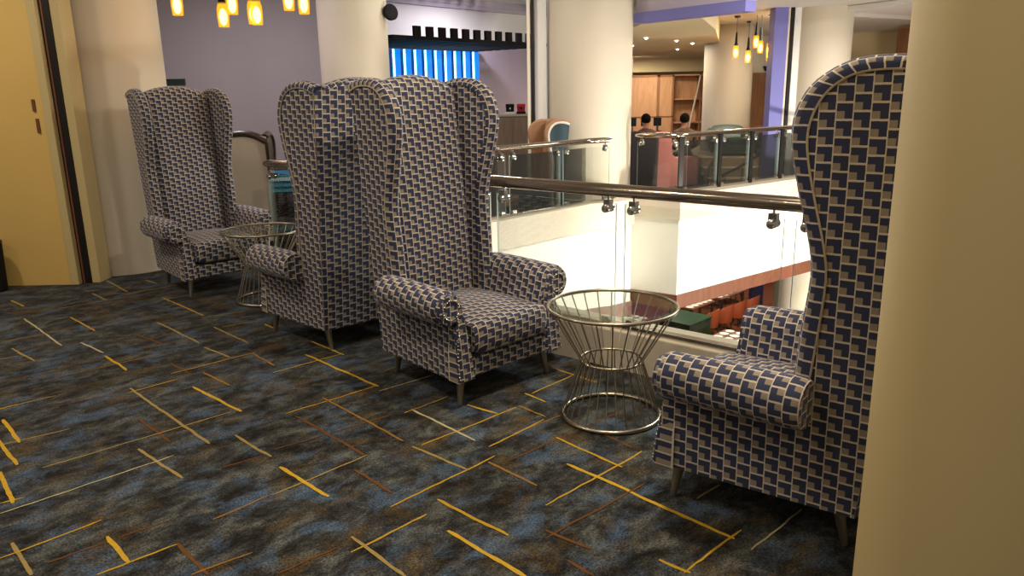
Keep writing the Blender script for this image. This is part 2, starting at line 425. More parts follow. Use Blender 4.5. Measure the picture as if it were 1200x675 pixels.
# curb under the near balustrade and slab edge below it
c = MB()
c.prism([sn(-7, -.06), sn(-7, .2), sn(2.72, .2), sn(2.72, -.06)][::-1], -.02, .235)
struct(c.build('trim_1', M['stone'], smooth=0, bevel=.008), 'cream stone curb under the near glass balustrade')
c = MB(); c.prism([sn(-7, .1), sn(-7, .19), sn(1.9, .19), sn(1.9, .1)][::-1], -1.0, -.02)
struct(c.build('wall_near_fascia', M['fascia'], smooth=0), 'plaster slab edge below the near balustrade')

# far fascia round the atrium: upper stone band, plaster band, mahogany trim at the foot
def strip(path, z0, z1, off, th, mat, name, label, bevel=0):
    P = [Vector(p) for p in path]; n = len(P); nor = []
    for i in range(n):
        t = (P[min(i+1, n-1)] - P[max(i-1, 0)]).normalized()
        a = (P[i] - P[i-1]).normalized() if i else t
        b = (P[i+1] - P[i]).normalized() if i < n-1 else t
        na = Vector((a.y, -a.x)); nb = Vector((b.y, -b.x)); m = (na + nb).normalized(); m = m / max(.35, m.dot(na))
        nor.append(m)
    mb = MB(); rows = []
    for p, m in zip(P, nor):
        o = p + m*off; i_ = p + m*(off - th)
        rows.append([(o.x, o.y, z0), (o.x, o.y, z1), (i_.x, i_.y, z1), (i_.x, i_.y, z0)])
    R = mb.grid(rows, None, 0, closed=True)
    mb.face(R[0]); mb.face(R[-1][::-1])
    return struct(mb.build(name, mat, smooth=0.5, bevel=bevel), label)
strip(FASC, .03, .335, .03, .22, M['stone'], 'trim_2', 'cream stone band round the far edge of the atrium')
strip(FASC, -.94, .03, .0, .15, M['fascia'], 'wall_fascia', 'white plaster slab edge round the atrium')
strip(FASC, -1.12, -.94, .02, .2, M['trimwood'], 'trim_3', 'red brown timber trim along the foot of the slab edge')

# columns
def column(x, y, r, z0, z1, mat, label, n=64):
    mb = MB(); mb.lathe([(r, z0), (r, z1)], n, (x, y, 0))
    return struct(mb.build('column', mat, smooth=.6), label)
column(1.36, 1.60, .5, 0, 3.4, M['cream2'], 'large cream column filling the right edge')
column(-3.86, 7.55, .56, 0, 3.4, M['cream'], 'white round column behind the far left armchair')
column(1.06, 10.36, .55, -5, 3.4, M['cream'], 'cream round column rising through the atrium edge')
column(4.75, 12.15, .44, -5, 3.4, M['cream'], 'cream round column beyond the right armchair')
column(-2.03, 10.6, .45, 0, 3.4, M['cream'], 'cream column beside the lavender wall')
column(4.18, 15.1, .45, 0, 3.0, M['taupe'], 'grey round column inside the far lounge')

# fire-shutter guides beside columns
def guide(x, y, w, d, z0, z1, mat, name, label, rz=0):
    mb = MB(); mb.box((-w/2, -d/2, z0), (w/2, d/2, z1)); o = mb.build(name, mat, smooth=0, bevel=.004)
    o.location = (x, y, 0); o.rotation_euler = (0, 0, rz); return struct(o, label)
guide(.315, 10.2, .045, .14, .0, 3.4, M['dark'], 'trim_4', 'dark steel shutter guide beside the atrium column')
guide(.265, 10.2, .04, .12, .0, 3.4, M['cream'], 'trim_5', 'beige strip beside the dark shutter guide')
guide(.42, 10.25, .15, .12, .0, 3.4, M['white'], 'trim_6', 'white strip between shutter guide and column')
guide(4.21, 11.95, .045, .14, .0, 2.75, M['dark'], 'trim_7', 'dark steel shutter guide by the right hand column')
guide(4.30, 11.98, .10, .12, .0, 2.75, M['white'], 'trim_8', 'white strip beside the right hand column')
guide(4.15, 11.95, .05, .12, .0, 2.75, M['pink'] if 0 else M['cream'], 'trim_9', 'pale strip beside the dark guide')
guide(4.035, 11.98, .20, .25, .0, 2.8, M['purple'], 'wall_purple_pier', 'periwinkle tinted pier at the lounge opening')

# left yellow panel, black slot and jamb
mb = MB(); mb.box((-7.5, 6.70, 0), (-3.955, 6.80, 3.4))
struct(mb.build('wall_left', M['door'], smooth=0), 'warm yellow panelled wall at far left')
mb = MB(); mb.box((-3.955, 6.685, 0), (-3.885, 6.80, 3.4))
struct(mb.build('trim_10', M['cream2'], smooth=0, bevel=.006), 'cream edge strip of the yellow panel')
mb = MB(); mb.box((-3.885, 6.74, 0), (-3.80, 6.84, 3.4))
struct(mb.build('trim_11', M['dark'], smooth=0, bevel=.004), 'dark shutter guide beside the left column')
mb = MB(); mb.box((-3.87, 6.735, 0), (-3.855, 6.75, 3.4)); 
struct(mb.build('trim_12', M['trimwood'], smooth=0), 'brown edge of the dark guide')
mb = MB(); mb.box((-3.80, 6.75, 0), (-3.725, 6.95, 3.4))
struct(mb.build('trim_13', M['cream2'], smooth=0, bevel=.008), 'cream jamb beside the left column')
# ceilings
mb = MB(); mb.box((-12, -4, 3.4), (1.5, 9.8, 3.5)); struct(mb.build('ceiling', M['ceil'], smooth=0), 'high ceiling over the seating')
mb = MB(); mb.box((-12, 9.8, 3.36), (1.5, 24, 3.5)); struct(mb.build('ceiling', M['ceil'], smooth=0), 'ceiling of the blue lit bar')
# wall slots on yellow panel
lp = empty('wall_switch_plate', (-4.03, 6.70, 0))
tag(lp, 'two small dark slots set one above the other in the yellow wall', 'wall plate')
mb = MB(); mb.box((-.012, -.012, 1.52), (.012, 0, 1.62)); mb.build('slot', M['trimwood'], lp, smooth=0)
mb = MB(); mb.box((-.002, -.012, 1.34), (.022, 0, 1.46)); mb.build('slot', M['trimwood'], lp, smooth=0)

# ------------------------------------------------------------------ wingback armchair
PIPC = [(-.170,.47),(-.182,.56),(-.203,.775),(-.217,.983),(-.202,1.096),(-.167,1.232),(-.135,1.368),(-.127,1.462),(-.148,1.542),(-.195,1.606),(-.274,1.645),(-.404,1.650),(-.500,1.622)]
SILC = [(-.118,.47),(-.122,.56),(-.135,.775),(-.156,.983),(-.143,1.096),(-.107,1.232),(-.074,1.368),(-.063,1.462),(-.078,1.546),(-.132,1.626),(-.246,1.686),(-.415,1.692),(-.535,1.662)]
def v_out(u, z): return .361 + .064*u + .020*(z - .3)
TH = .058
def zcrown(v): return 1.712 - .075*min(1.3, abs(v)/.28)**2.2

def chair_meshes(mf, mpip, mnail, mleg, mback=None, min_=None, name='wingback_armchair', nails=True, pr=.0048):
    mback = mback or mf; min_ = min_ or mf
    root = empty(name)
    pip = crom(PIPC, 4); sil = crom(SILC, 4)
    for s in (1, -1):
        # outer panel + rolled wing edge + inner wing face
        mb = MB()
        outl = [(-.37,.149), (.378,.149), (.348,.47)] + [(p.x, p.y) for p in pip]
        mb.poly([(u, s*v_out(u, z), z) for u, z in outl], [(-s*u, z) for u, z in outl], 0)
        rows = []; uvr = []; arc = 0; K = 9
        for i, (p, q) in enumerate(zip(pip, sil)):
            if i: arc += (sil[i] - sil[i-1]).length
            vo = v_out(p.x, p.y); r = []; ur = []
            for k in range(K + 1):
                a = pi*k/K
                e = sin(a)**.75
                px = p.x + (q.x - p.x)*e; pz = p.y + (q.y - p.y)*e
                vv = vo - TH/2 + (TH/2 + .009)*cos(a)
                r.append((px, s*vv, pz)); ur.append((-s*(k*.019), arc + .02))
            rows.append(r); uvr.append(ur)
        mb.grid(rows, uvr, 1); mb.poly(rows[-1], [(p[1], p[2]) for p in rows[-1]], 1)
        mb.poly([(u, s*.287, z) for u, z in ((-.37,.27), (-.15,.27), (-.15,.60), (-.37,.60))], [(s*u, z) for u, z in ((-.37,.27), (-.15,.27), (-.15,.60), (-.37,.60))], 1)
        # close the roll to the outer face (crease) and make the inner wing
        inn = [(p.x, p.y) for p in pip] + [(-.47, 1.60), (-.36, .50)]
        mb.poly([(u, s*(v_out(u, z) - TH - .004), z) for u, z in inn], [(s*u, z) for u, z in inn], 1)
        # rear and bottom returns
        mb.poly([(-.37, s*v_out(-.37,.149), .149), (-.50, s*v_out(-.5,1.622), 1.622), (-.50, s*(v_out(-.5,1.622)-.06), 1.622), (-.37, s*(v_out(-.37,.149)-.06), .149)], [(0,.149),(0,1.62),(.06,1.62),(.06,.149)], 0)
        sp = mb.build('side_panel', [mf, min_], root, smooth=.7)
        tb = MB(); tb.tube([(p.x + .001, s*(v_out(p.x, p.y) + .005), p.y) for p in pip], pr, 6)
        tb.build('piping', mpip, sp)
        # arm: scroll section swept forward
        sec = [(.272,.265), (.276,.36), (.290,.47), (.312,.545)]
        sec = [(v, z) for v, z in sec]
        cx, cz, R = .405, .553, .094
        for k in range(19):
            a = math.radians(168 - k*(168 + 128)/18)
            sec.append((cx + R*cos(a), cz + R*sin(a)))
        sec += [(.352, .462)]
        S_ = crom([(v, z, 0) for v, z in sec], 1)
        arcs = [0]
        for i in range(1, len(sec)): arcs.append(arcs[-1] + sqrt((sec[i][0]-sec[i-1][0])**2 + (sec[i][1]-sec[i-1][1])**2))
        us = [(-.205, .90), (-.19, .97), (-.15, 1.0), (0, 1.0), (.15, .99), (.25, .98), (.305, .975), (.324, .95), (.33, .88)]
        mb = MB(); rows = []; uvr = []
        for u, sc in us:
            r = []; ur = []
            for (v, z), al in zip(sec, arcs):
                vv = cx + (v - cx)*sc if v > .3 else v; zz = cz + (z - cz)*sc if z > .44 else z
                r.append((u, s*vv, zz - .02*max(0, u)*(1 if z > .44 else 0))); ur.append((s*u, al))
            rows.append(r); uvr.append(ur)
        Rr = mb.grid(rows, uvr, 0)
        for R_, o in ((rows[0], 1), (rows[-1], -1)):
            mb.poly(R_ if o > 0 else R_[::-1], [(p[1], p[2]) for p in (R_ if o > 0 else R_[::-1])], 0)
        arm = mb.build('arm', mf, root, smooth=.8)
        # front scroll panel
        prof = [(.278,.149), (.388,.149), (.386,.30), (.372,.44), (.352,.468)]
        for k in range(17):
            a = math.radians(-122 + k*(122 + 165)/16)
            prof.append((cx + (R-.016)*cos(a), cz - .008 + (R-.016)*sin(a)))
        prof += [(.318,.50), (.292,.38)]
        mb = MB()
        lo = [(.30, s*v, z) for v, z in prof]; mid = [(.347 + .036*max(0, (.45 - z)/.3), s*v, z) for v, z in prof]
        cvx = sum(v for v, z in prof)/len(prof)
        hi = [(.354 + .036*max(0, (.45 - z)/.3), s*(v + (.36 - v)*.06), z + (.006 if z < .2 else -.003)) for v, z in prof]
        nP = len(prof)
        il = [mb.vert(p) for p in lo]; im = [mb.vert(p) for p in mid]; ih = [mb.vert(p) for p in hi]
        per = 0
        for i in range(nP):
            j = (i + 1) % nP
            ln = sqrt((prof[i][0]-prof[j][0])**2 + (prof[i][1]-prof[j][1])**2)
            for a_, b_, w0, w1 in ((il, im, 0, .03), (im, ih, .03, .04)):
                mb.face([a_[i], a_[j], b_[j], b_[i]], [(w0, per), (w0, per+ln), (w1, per+ln), (w1, per)], 0)
            per += ln
        mb.face(ih, [(s*v if s > 0 else v*-1, z) for v, z in prof], 0)
        mb.build('arm_front', mf, arm, smooth=.5)
        if nails:
            mb = MB(); path = []
            for k in range(19):
                a = math.radians(-150 + k*(150 + 175)/18 - 0)
                path.append((cx - .006 + .052*cos(a), cz - .012 + .052*sin(a)))
            path = [(.386,.17), (.384,.25), (.376,.33), (.362,.40), (.352,.455), (.366,.50)] + path
            pp = crom([(v, z, 0) for v, z in path], 8); acc = 0; last = None
            for p in pp:
                if last is None or (p - last).length > .0135:
                    mb.ball((.3565 + .036*max(0, (.45 - p.y)/.3), s*p.x, p.y), .0062, 3); last = p
            mb.build('nail_trim', mnail, arm, smooth=1)
    # back panel
    mb = MB(); rows = []; uvr = []
    for i in range(13):
        t = i/12; u = -.372 - .135*t; z0 = .149 + (1.60 - .149)*t
        w = v_out(u, z0) - .004; r = []; ur = []
        for j in range(13):
            v = -w + 2*w*j/12
            z = z0 + .025*t + .045*(1 - (v/w)**2)*max(0, t - .8)/.2
            r.append((u - .012*(1 - (v/w)**6), v, z)); ur.append((-v, z))
        rows.append(r); uvr.append(ur)
    mb.grid(rows, uvr); mb.build('back_panel', mback, root, smooth=.8)
    # inside back with crowned top rolling over to the rear
    mb = MB(); rows = []; uvr = []; nv = 17
    for j in range(nv):
        q = -1 + 2*j/(nv - 1)
        r = []; ur = []; arc = 0; last = None
        ed = abs(q)**12
        prof = []
        zt0 = zcrown(q*.275)
        for i in range(15):
            t = i/14; z = .40 + (zt0 - .075 - .40)*t
            u = -.205 - .125*t**1.1 + .016*sin(pi*min(1, t*1.05))*(1 - q*q*.8) - .05*ed
            prof.append((u, z))
        u1, z1 = prof[-1]; rad = (u1 + .496)/2/.98
        for i in range(1, 10):
            a = pi*i/10
            prof.append((u1 - rad*(1 - cos(a))*1.0, z1 + .075*sin(a)))
        prof.append((-.492, min(z1 - .01, 1.60)))
        for (u, z) in prof:
            w = v_out(u, z) - TH - .013
            p = Vector((u, q*w, z))
            if last is not None: arc += sqrt((u-last[0])**2 + (z-last[1])**2)
            last = (u, z)
            r.append(p); ur.append((q*.272*1.2, .40 + arc*1.05))
        rows.append(r); uvr.append(ur)
    mb.grid(rows, uvr); mb.build('backrest', min_, root, smooth=.9)
    # seat cushion
    mb = MB()
    a0, a1, w, z0, z1 = -.215, .412, .272, .276, .450
    nu, nvv = 14, 14
    def sup(t, k=5): return (abs(t)**k)
    rows = []; uvr = []
    for i in range(nu*2 + 1):          # loop: bottom-front ... over the front edge ... back
        t = i/(nu*2); r = []; ur = []
        for j in range(nvv + 1):
            q = -1 + 2*j/nvv
            # closed-ish profile around from bottom rear -> bottom front -> top front -> top rear
            a = t
            edge = 1 - .0*q
            er = .014*abs(q)**12
            if a < .2:   # underside forward
                u = a0 + (a1 - .05 - a0)*(a/.2); z = z0 + er
            elif a < .5: # rounded front
                th = -pi/2 + pi*(a - .2)/.3
                u = a1 - .05 + .05*max(0., cos(th))**.55
                z = (z0 + z1)/2 + ((z1 - z0)/2 - er)*(abs(sin(th))**.9)*(1 if th > 0 else -1)
                u -= er*1.2 + .008*abs(q)**6
            else:
                k = (a - .5)/.5
                u = a1 - .05 + (a0 - a1 + .05)*k
                z = z1 - er + .022*sin(pi*k)*(1 - q**4) + .006*(1-q*q)
            vv = q*w
            r.append((u, vv, z)); ur.append((vv, z - u))
        rows.append(r); uvr.append(ur)
    R = mb.grid(rows, uvr)
    for col in (0, -1):
        idx = [rr[col] for rr in R]; mb.face(idx if col else idx[::-1], [(rows[i][col][0], rows[i][col][2]) for i in (range(len(R)) if col else reversed(range(len(R))))])
    mb.build('seat_cushion', min_, root, smooth=.9)
    # front rail and base
    mb = MB(); rows = []; uvr = []
    pr = [(.30,.149), (.350,.149), (.362,.158), (.364,.20), (.362,.24), (.350,.256), (.30,.260)]
    for q in (-.284, 0, .284):
        rows.append([(u, q, z) for u, z in pr]); uvr.append([(q, z - .03) for u, z in pr])
    mb.grid(rows, uvr)
    mb.build('front_rail', mf, root, smooth=.6)
    mb = MB(); mb.box((-.365, -.325, .150), (.34, .325, .27)); mb.build('base_frame', M['greyfab'], root, smooth=0)
    # legs
    for (fx, fy, tx, ty) in ((.322, .335, .305, .312), (.322, -.335, .305, -.312), (-.332, .268, -.295, .268), (-.332, -.268, -.295, -.268)):
        mb = MB()
        mb.tube([(fx, fy, 0), (fx + (tx-fx)*.1, fy + (ty-fy)*.1, .015), (fx + (tx-fx)*.5, fy + (ty-fy)*.5, .075), (tx, ty, .152)], [.0125, .0135, .018, .024], 12)
        mb.build('leg', mleg, root, smooth=.8)
    return root

chair = chair_meshes(M['fabric'], M['cream_piping'], M['nail'], M['leg'])
CH = [((-.27, 4.25), -.80, 1.0, 'patterned wingback armchair facing the front wire table with its whole seat in view'),
      ((-1.215, 5.174), 2.327, 1.0, 'patterned wingback armchair turned away, back to back with the middle one'),
      ((1.102, 2.863), 2.444, 1.0, 'patterned wingback armchair seen from its side by the big cream column'),
      ((-2.664, 6.65), -.80, 1.0, 'patterned wingback armchair against the white column beside the yellow wall')]
for i, (p, a, sc, lab) in enumerate(CH):
    o = chair if i == 0 else copy_tree(chair)
    o.location = (p[0], p[1], 0); o.rotation_euler = (0, 0, a); o.scale = (sc,)*3
    tag(o, lab, 'armchair', 'patterned wingback armchairs')

# ------------------------------------------------------------------ wire side tables
def wire_table(loc):
    root = empty('wire_side_table', loc)
    RT_, RN_, RB_, ZT, ZN = .318, .155, .245, .575, .30
    def ring(R, z, r): return [(R*cos(2*pi*k/64), R*sin(2*pi*k/64), z) for k in range(64)], r
    for nm, R, z, r in (('top_rim', RT_, ZT, .0085), ('neck_ring', RN_, ZN, .006), ('base_ring', RB_, .011, .011)):
        mb = MB(); mb.tube([(R*cos(2*pi*k/64), R*sin(2*pi*k/64), z) for k in range(64)], r, 10, closed=True); mb.build(nm, M['wire'], root, smooth=1)
    mb = MB(); mb.lathe([(0.0001, ZT - .004), (RT_ - .006, ZT - .004), (RT_ - .006, ZT + .004), (.0001, ZT + .004)], 64)
    mb.build('glass_top', M['tglass'], root, smooth=.5)
    up = None; n = 26
    for k in range(n):
        if up is None:
            mb = MB(); mb.tube([(RT_ - .004, 0, ZT - .004), (RN_, 0, ZN)], .0036, 6); up = mb.build('wire', M['wire'], root, smooth=1); o = up
        else:
            o = up.copy(); COL.objects.link(o); o.parent = root
        o.rotation_euler = (0, 0, 2*pi*k/n)
    lo = None; n = 30
    for k in range(n):
        if lo is None:
            mb = MB(); mb.tube([(RN_, 0, ZN), (RB_, 0, .014)], .0030, 6); lo = mb.build('wire', M['wire'], root, smooth=1); o = lo
        else:
            o = lo.copy(); COL.objects.link(o); o.parent = root
        o.rotation_euler = (0, 0, 2*pi*(k + .4)/n)
    return root
t = wire_table((.492, 3.63, 0)); tag(t, 'brass wire side table with round glass top in front of the glass balustrade', 'side table', 'wire side tables')
t2 = copy_tree(t); t2.location = (-1.99, 6.06, 0); tag(t2, 'brass wire side table half hidden by the arm of the turned away armchair', 'side table', 'wire side tables')

# ------------------------------------------------------------------ balustrades
def path_fn(path):
    P = [Vector(p) for p in path]; acc = [0]
    for i in range(1, len(P)): acc.append(acc[-1] + (P[i] - P[i-1]).length)
    def at(s):
        s = max(0, min(acc[-1], s))
        for i in range(len(P) - 1):
            if s <= acc[i+1] + 1e-9:
                t = (s - acc[i]) / max(1e-9, acc[i+1] - acc[i]); d = (P[i+1] - P[i]).normalized()
                return P[i].lerp(P[i+1], t), d
    return at, acc[-1]

def balustrade(path, gaps, z0, zt, rr, label, post=False, last_end=True, zg=None):
    root = empty('glass_balustrade', (path[0][0], path[0][1], 0)); off = Vector((path[0][0], path[0][1]))
    at, Ln = path_fn(path)
    N = max(2, int(Ln/.08))
    L2 = lambda s: (at(s)[0] - off)
    mb = MB(); pts = [(L2(Ln*i/N).x, L2(Ln*i/N).y, zt) for i in range(N + 1)]
    mb.tube(pts, [rr*.55] + [rr]*(N - 1) + [rr*.55], 20); mb.build('handrail', M['rail'], root, smooth=1)
    mb = MB(); rows = []
    for i in range(N + 1):
        p = L2(Ln*i/N); d = at(Ln*i/N)[1]; n = Vector((-d.y, d.x))*.028
        rows.append([(p.x+n.x, p.y+n.y, z0), (p.x+n.x, p.y+n.y, z0+.03), (p.x-n.x, p.y-n.y, z0+.03), (p.x-n.x, p.y-n.y, z0)])
    R = mb.grid(rows, None, 0, closed=True); mb.face(R[0]); mb.face(R[-1][::-1])
    mb.build('base_channel', M['steel'], root, smooth=.5)
    ends = [0] + list(gaps) + [Ln]; ztop = zt - .075
    for a, b in zip(ends[:-1], ends[1:]):
        a2 = a + (.03 if a > 0 else .03); b2 = b - .03
        if b2 - a2 < .08: continue
        mb = MB(); rows = []; K = max(1, int((b2 - a2)/.1))
        for i in range(K + 1):
            s = a2 + (b2 - a2)*i/K; p = L2(s); d = at(s)[1]; n = Vector((-d.y, d.x))*.006
            rows.append([(p.x+n.x, p.y+n.y, z0+.02), (p.x+n.x, p.y+n.y, ztop), (p.x-n.x, p.y-n.y, ztop), (p.x-n.x, p.y-n.y, z0+.02)])
        R = mb.grid(rows, None, 0, closed=True)
        mb.face(R[0], None, 1); mb.face(R[-1][::-1], None, 1)
        # pale polished top edge
        mb.build('glass_pane', [M['glass'], M['edge']], root, smooth=0)
        for s in (a2 + .055, b2 - .055):
            p = L2(s); d = at(s)[1]; q = MB()
            Mx = Matrix.Translation((p.x, p.y, ztop)) @ Matrix.Rotation(atan2(d.y, d.x), 4, 'Z')
            q.box((-.021, -.020, -.045), (.021, .020, .022), 0, Mx)
            q.tube([Mx @ Vector((0, 0, .02)), Mx @ Vector((0, 0, .06))], .006, 8)
            for sg in (1, -1):
                q.tube([Mx @ Vector((0, .018*sg, -.03)), Mx @ Vector((0, .036*sg, -.03)), Mx @ Vector((0, .040*sg, -.03))], [.024, .024, .017], 14)
            q.build('clamp', M['chrome'], root, smooth=.6)
            q = MB(); q.box((-.025, -.022, z0 + .028 - ztop), (.025, .022, z0 + .062 - ztop), 0, Mx); q.build('foot_clamp', M['chrome'], root, smooth=0)
        if post and b < Ln:
            p = L2(b); d = at(b)[1]; q = MB(); n = Vector((d.y, -d.x))*.02; Mx = Matrix.Translation((p.x + n.x, p.y + n.y, 0)) @ Matrix.Rotation(atan2(d.y, d.x), 4, 'Z'); q.box((-.034, -.012, z0), (.034, .012, zt - .01), 0, Mx); q.build('post', M['dark'], root, smooth=1)
    return tag(root, label, 'balustrade')
# near one runs from behind the right column to its rounded end left of the chairs
nb_s = lambda s: 2.62 - s
balustrade([sn(2.62, 0), sn(-6.5, 0)], [nb_s(g) for g in (1.94, .98, .01, -.955, -1.93, -2.9, -3.87, -4.84, -5.8)], .235, 1.05, .038, 'glass balustrade with thick bronze handrail behind the armchairs')
balustrade([sn(1.93, .35), sn(1.93, 2.2), (.50, 8.52), (.90, 8.97), (1.06, 9.06), (1.20, 9.10)], [.45, 1.24, 2.037, 2.876], .335, 1.05, .033, 'glass balustrade across the void ending at the cream atrium column')
balustrade([(1.62, 9.97), (1.86, 9.81), (2.06, 9.75), (2.22, 9.82), (2.6, 10.13), (3.29, 10.66), (3.99, 11.20), (5.2, 12.15), (7.5, 13.95)], [.607, 1.38, 2.07, 2.78, 3.5, 4.4, 5.3, 6.2], .335, 1.05, .033, 'glass balustrade with dark posts in front of the pink armchair', post=True)
# ------------------------------------------------------------------ lavender wall and blue lit bar
mb = MB(); mb.box((-12, 11.5, 0), (-2.25, 11.7, 3.4)); struct(mb.build('wall_lavender', M['lav'], smooth=0), 'plain lavender grey wall behind the hanging lamps')
W0 = Vector((-2.8, 13.3)); WD = Vector((.66, .75)); WN = Vector((.75, -.66))
def w(t, off, z): p = W0 + WD*t + WN*off; return (p.x, p.y, z)
def wbox(mb, t0, t1, o0, o1, z0, z1, mat=0):
    P = [w(t0,o0,z0), w(t1,o0,z0), w(t1,o1,z0), w(t0,o1,z0), w(t0,o0,z1), w(t1,o0,z1), w(t1,o1,z1), w(t0,o1,z1)]
    i = [mb.vert(p) for p in P]
    for q in ((0,3,2,1),(4,5,6,7),(0,1,5,4),(1,2,6,5),(2,3,7,6),(3,0,4,7)): mb.face([i[k] for k in q], None, mat)
M['lav2'] = plain('pale_lilac_paint', (.55, .48, .58), .6, noise=.03, nscale=2)
mb = MB(); wbox(mb, -1.5, 3.36, -.2, 0, 0, 2.55); struct(mb.build('wall_blue', M['navy_wall'], smooth=0), 'dark blue backing wall of the neon display')
mb = MB(); wbox(mb, 3.36, 9, -.2, 0, 0, 2.55); struct(mb.build('wall_lilac', M['lav2'], smooth=0), 'pale lilac wall to the right of the neon display')
mb = MB(); wbox(mb, -1.5, 9, -.2, .0, 2.55, 3.36); struct(mb.build('wall_upper', M['white'], smooth=0), 'white upper wall above the dark slatted canopy')
mb = MB(); wbox(mb, -1.5, 9, 0, .12, 3.24, 3.36); wbox(mb, -1.5, 9, 0, .07, 3.17, 3.24); struct(mb.build('trim_14', M['lav2'], smooth=0), 'moulded cornice under the ceiling of the bar')
for i in range(9):
    t = 1.08 + .2535*i
    mb = MB(); wbox(mb, t + .07, t + .20, .02, .06, .7, 2.395)
    o = mb.build('blue_slat', M['blue_slat'], smooth=0)
    tag(o, 'tall glossy blue vertical slat between the neon tubes', 'slat', 'blue slats of the neon display')
    mb = MB(); a = w(t + .04, .06, .7); b = w(t + .04, .06, 2.39); mb.tube([a, b], .020, 8)
    o = mb.build('neon_tube', M['tube'], smooth=1)
    tag(o, 'upright glowing pale blue light tube between blue slats', 'light tube', 'neon tubes of the blue display')
# slatted canopy
JD = Vector((.655, .755)); JA = Vector((-.755, .655))
J0 = Vector((-1.335, 12.05))
root = empty('slatted_canopy', (J0.x, J0.y, 0)); tag(root, 'black timber canopy with square joist ends above the blue neon display', 'canopy')
def jbox(name, t0, t1, a0, a1, z0, z1, mat):
    mb = MB(); P = []
    for z in (z0, z1):
        for t, a in ((t0,a0),(t1,a0),(t1,a1),(t0,a1)):
            p = JD*t + JA*a; P.append((p.x, p.y, z))
    i = [mb.vert(p) for p in P]
    for q in ((0,3,2,1),(4,5,6,7),(0,1,5,4),(1,2,6,5),(2,3,7,6),(3,0,4,7)): mb.face([i[k] for k in q])
    return mb.build(name, mat, root, smooth=0)
for i in range(12): jbox('joist', .263*i - .07, .263*i + .06, 0, .05, 2.455, 2.60, M['black'])
for i in range(9): jbox('slat', -.5, 3.3, .0 + .21*i, .12 + .21*i, 2.40, 2.455, M['black'])

# round black speaker on the cream column
sp = empty('wall_speaker', (-1.555, 10.5, 2.64)); tag(sp, 'round black speaker mounted on the side of the cream column', 'speaker')
mb = MB(); mb.tube([(-.05, 0, 0), (.03, -.02, 0)], .018, 8); mb.build('bracket', M['dark'], sp, smooth=.6)
mb = MB(); mb.lathe([(.03, -.03), (.10, -.02), (.105, .02), (.09, .035), (.001, .04)], 24)
o = mb.build('speaker_disc', M['black'], sp, smooth=.6); o.location = (.045, -.02, 0); o.rotation_euler = (math.radians(80), 0, math.radians(40))

# taupe cabinet with machines
cb = empty('cabinet', (.06, 12.85, 0)); tag(cb, 'taupe wooden cabinet with pale top below the lilac wall', 'cabinet')
mb = MB(); mb.box((-.40, -.2, 0), (.40, .2, 1.235)); mb.build('carcass', M['cabwood'], cb, smooth=0, bevel=.004)
mb = MB(); mb.box((-.42, -.22, 1.235), (.42, .22, 1.27)); mb.build('top', M['beigefab'], cb, smooth=0, bevel=.004)
for sx in (-.2, .2):
    mb = MB(); mb.box((sx-.185, -.215, .06), (sx+.185, -.2, 1.20)); d = mb.build('door', M['cabwood'], cb, smooth=0, bevel=.003)
    mb = MB(); mb.tube([(sx - .14*(1 if sx > 0 else -1), -.225, .62), (sx - .14*(1 if sx > 0 else -1), -.225, .78)], .008, 6); mb.build('handle', M['steel'], d)
def machine(x, body, trim, label):
    r = empty('drinks_machine', (x, 12.8, 1.27)); tag(r, label, 'machine')
    mb = MB(); mb.box((-.075, -.06, 0), (.075, .06, .035)); mb.build('base', trim, r, smooth=0, bevel=.005)
    mb = MB(); mb.box((-.065, .0, .035), (.065, .06, .12)); mb.build('body', body, r, smooth=0, bevel=.008)
    mb = MB(); mb.box((-.07, -.06, .105), (.07, .06, .16)); mb.build('head', body, r, smooth=0, bevel=.012)
    mb = MB(); mb.tube([(0, -.035, .105), (0, -.035, .075)], .012, 8); mb.build('spout', trim, r, smooth=.6)
machine(.02, M['black'], M['white'], 'small black and white machine on the taupe cabinet')
machine(.20, M['red'], M['black'], 'small red machine on the taupe cabinet')

# lounge wing chairs of the gallery
def lounge(mf, mp, mi, mb_, loc, rz, sc, label, trim=None):
    r = chair_meshes(mf, mp, mp, M['darkwood'], mb_, mi, name='lounge_wing_chair', nails=False, pr=.02)
    r.location = (*loc, 0); r.rotation_euler = (0, 0, rz); r.scale = (sc,)*3
    if trim:
        t = MB(); pts = []
        for k in range(25):
            v = -.36 + .72*k/24; pts.append((-.515, v, zcrown(v) - .045))
        pts = [(-.40, -.352, .55), (-.46, -.356, 1.1)] + pts + [(-.46, .356, 1.1), (-.40, .352, .55)]
        t.tube(crom(pts, 2), .036, 8); t.build('frame_trim', trim, r, smooth=1)
    return tag(r, label, 'armchair', None)
l1 = lounge(M['teal'], M['white_pip'], M['tan'], M['teal'], (.28, 9.55), math.radians(200), .755, 'tan and dark teal wing chair with white piping beside the atrium column')
l2 = lounge(M['darkwood'], M['darkwood'], M['darkwood'], M['beigefab'], (-2.80, 8.35), math.radians(97), .745, 'beige chair with dark curved frame showing its back behind the far left armchair', trim=M['darkwood'])
# dark plate on the lavender wall
mb = MB(); mb.box((-.29, -.03, 0), (.29, 0, .085)); o = mb.build('wall_plate', plain('dark_green_plate', (.03, .05, .04), .4), smooth=0, bevel=.006)
o.location = (-4.96, 11.5, 1.80); tag(o, 'long dark green plate on the lavender wall above the far left armchair', 'wall plate')

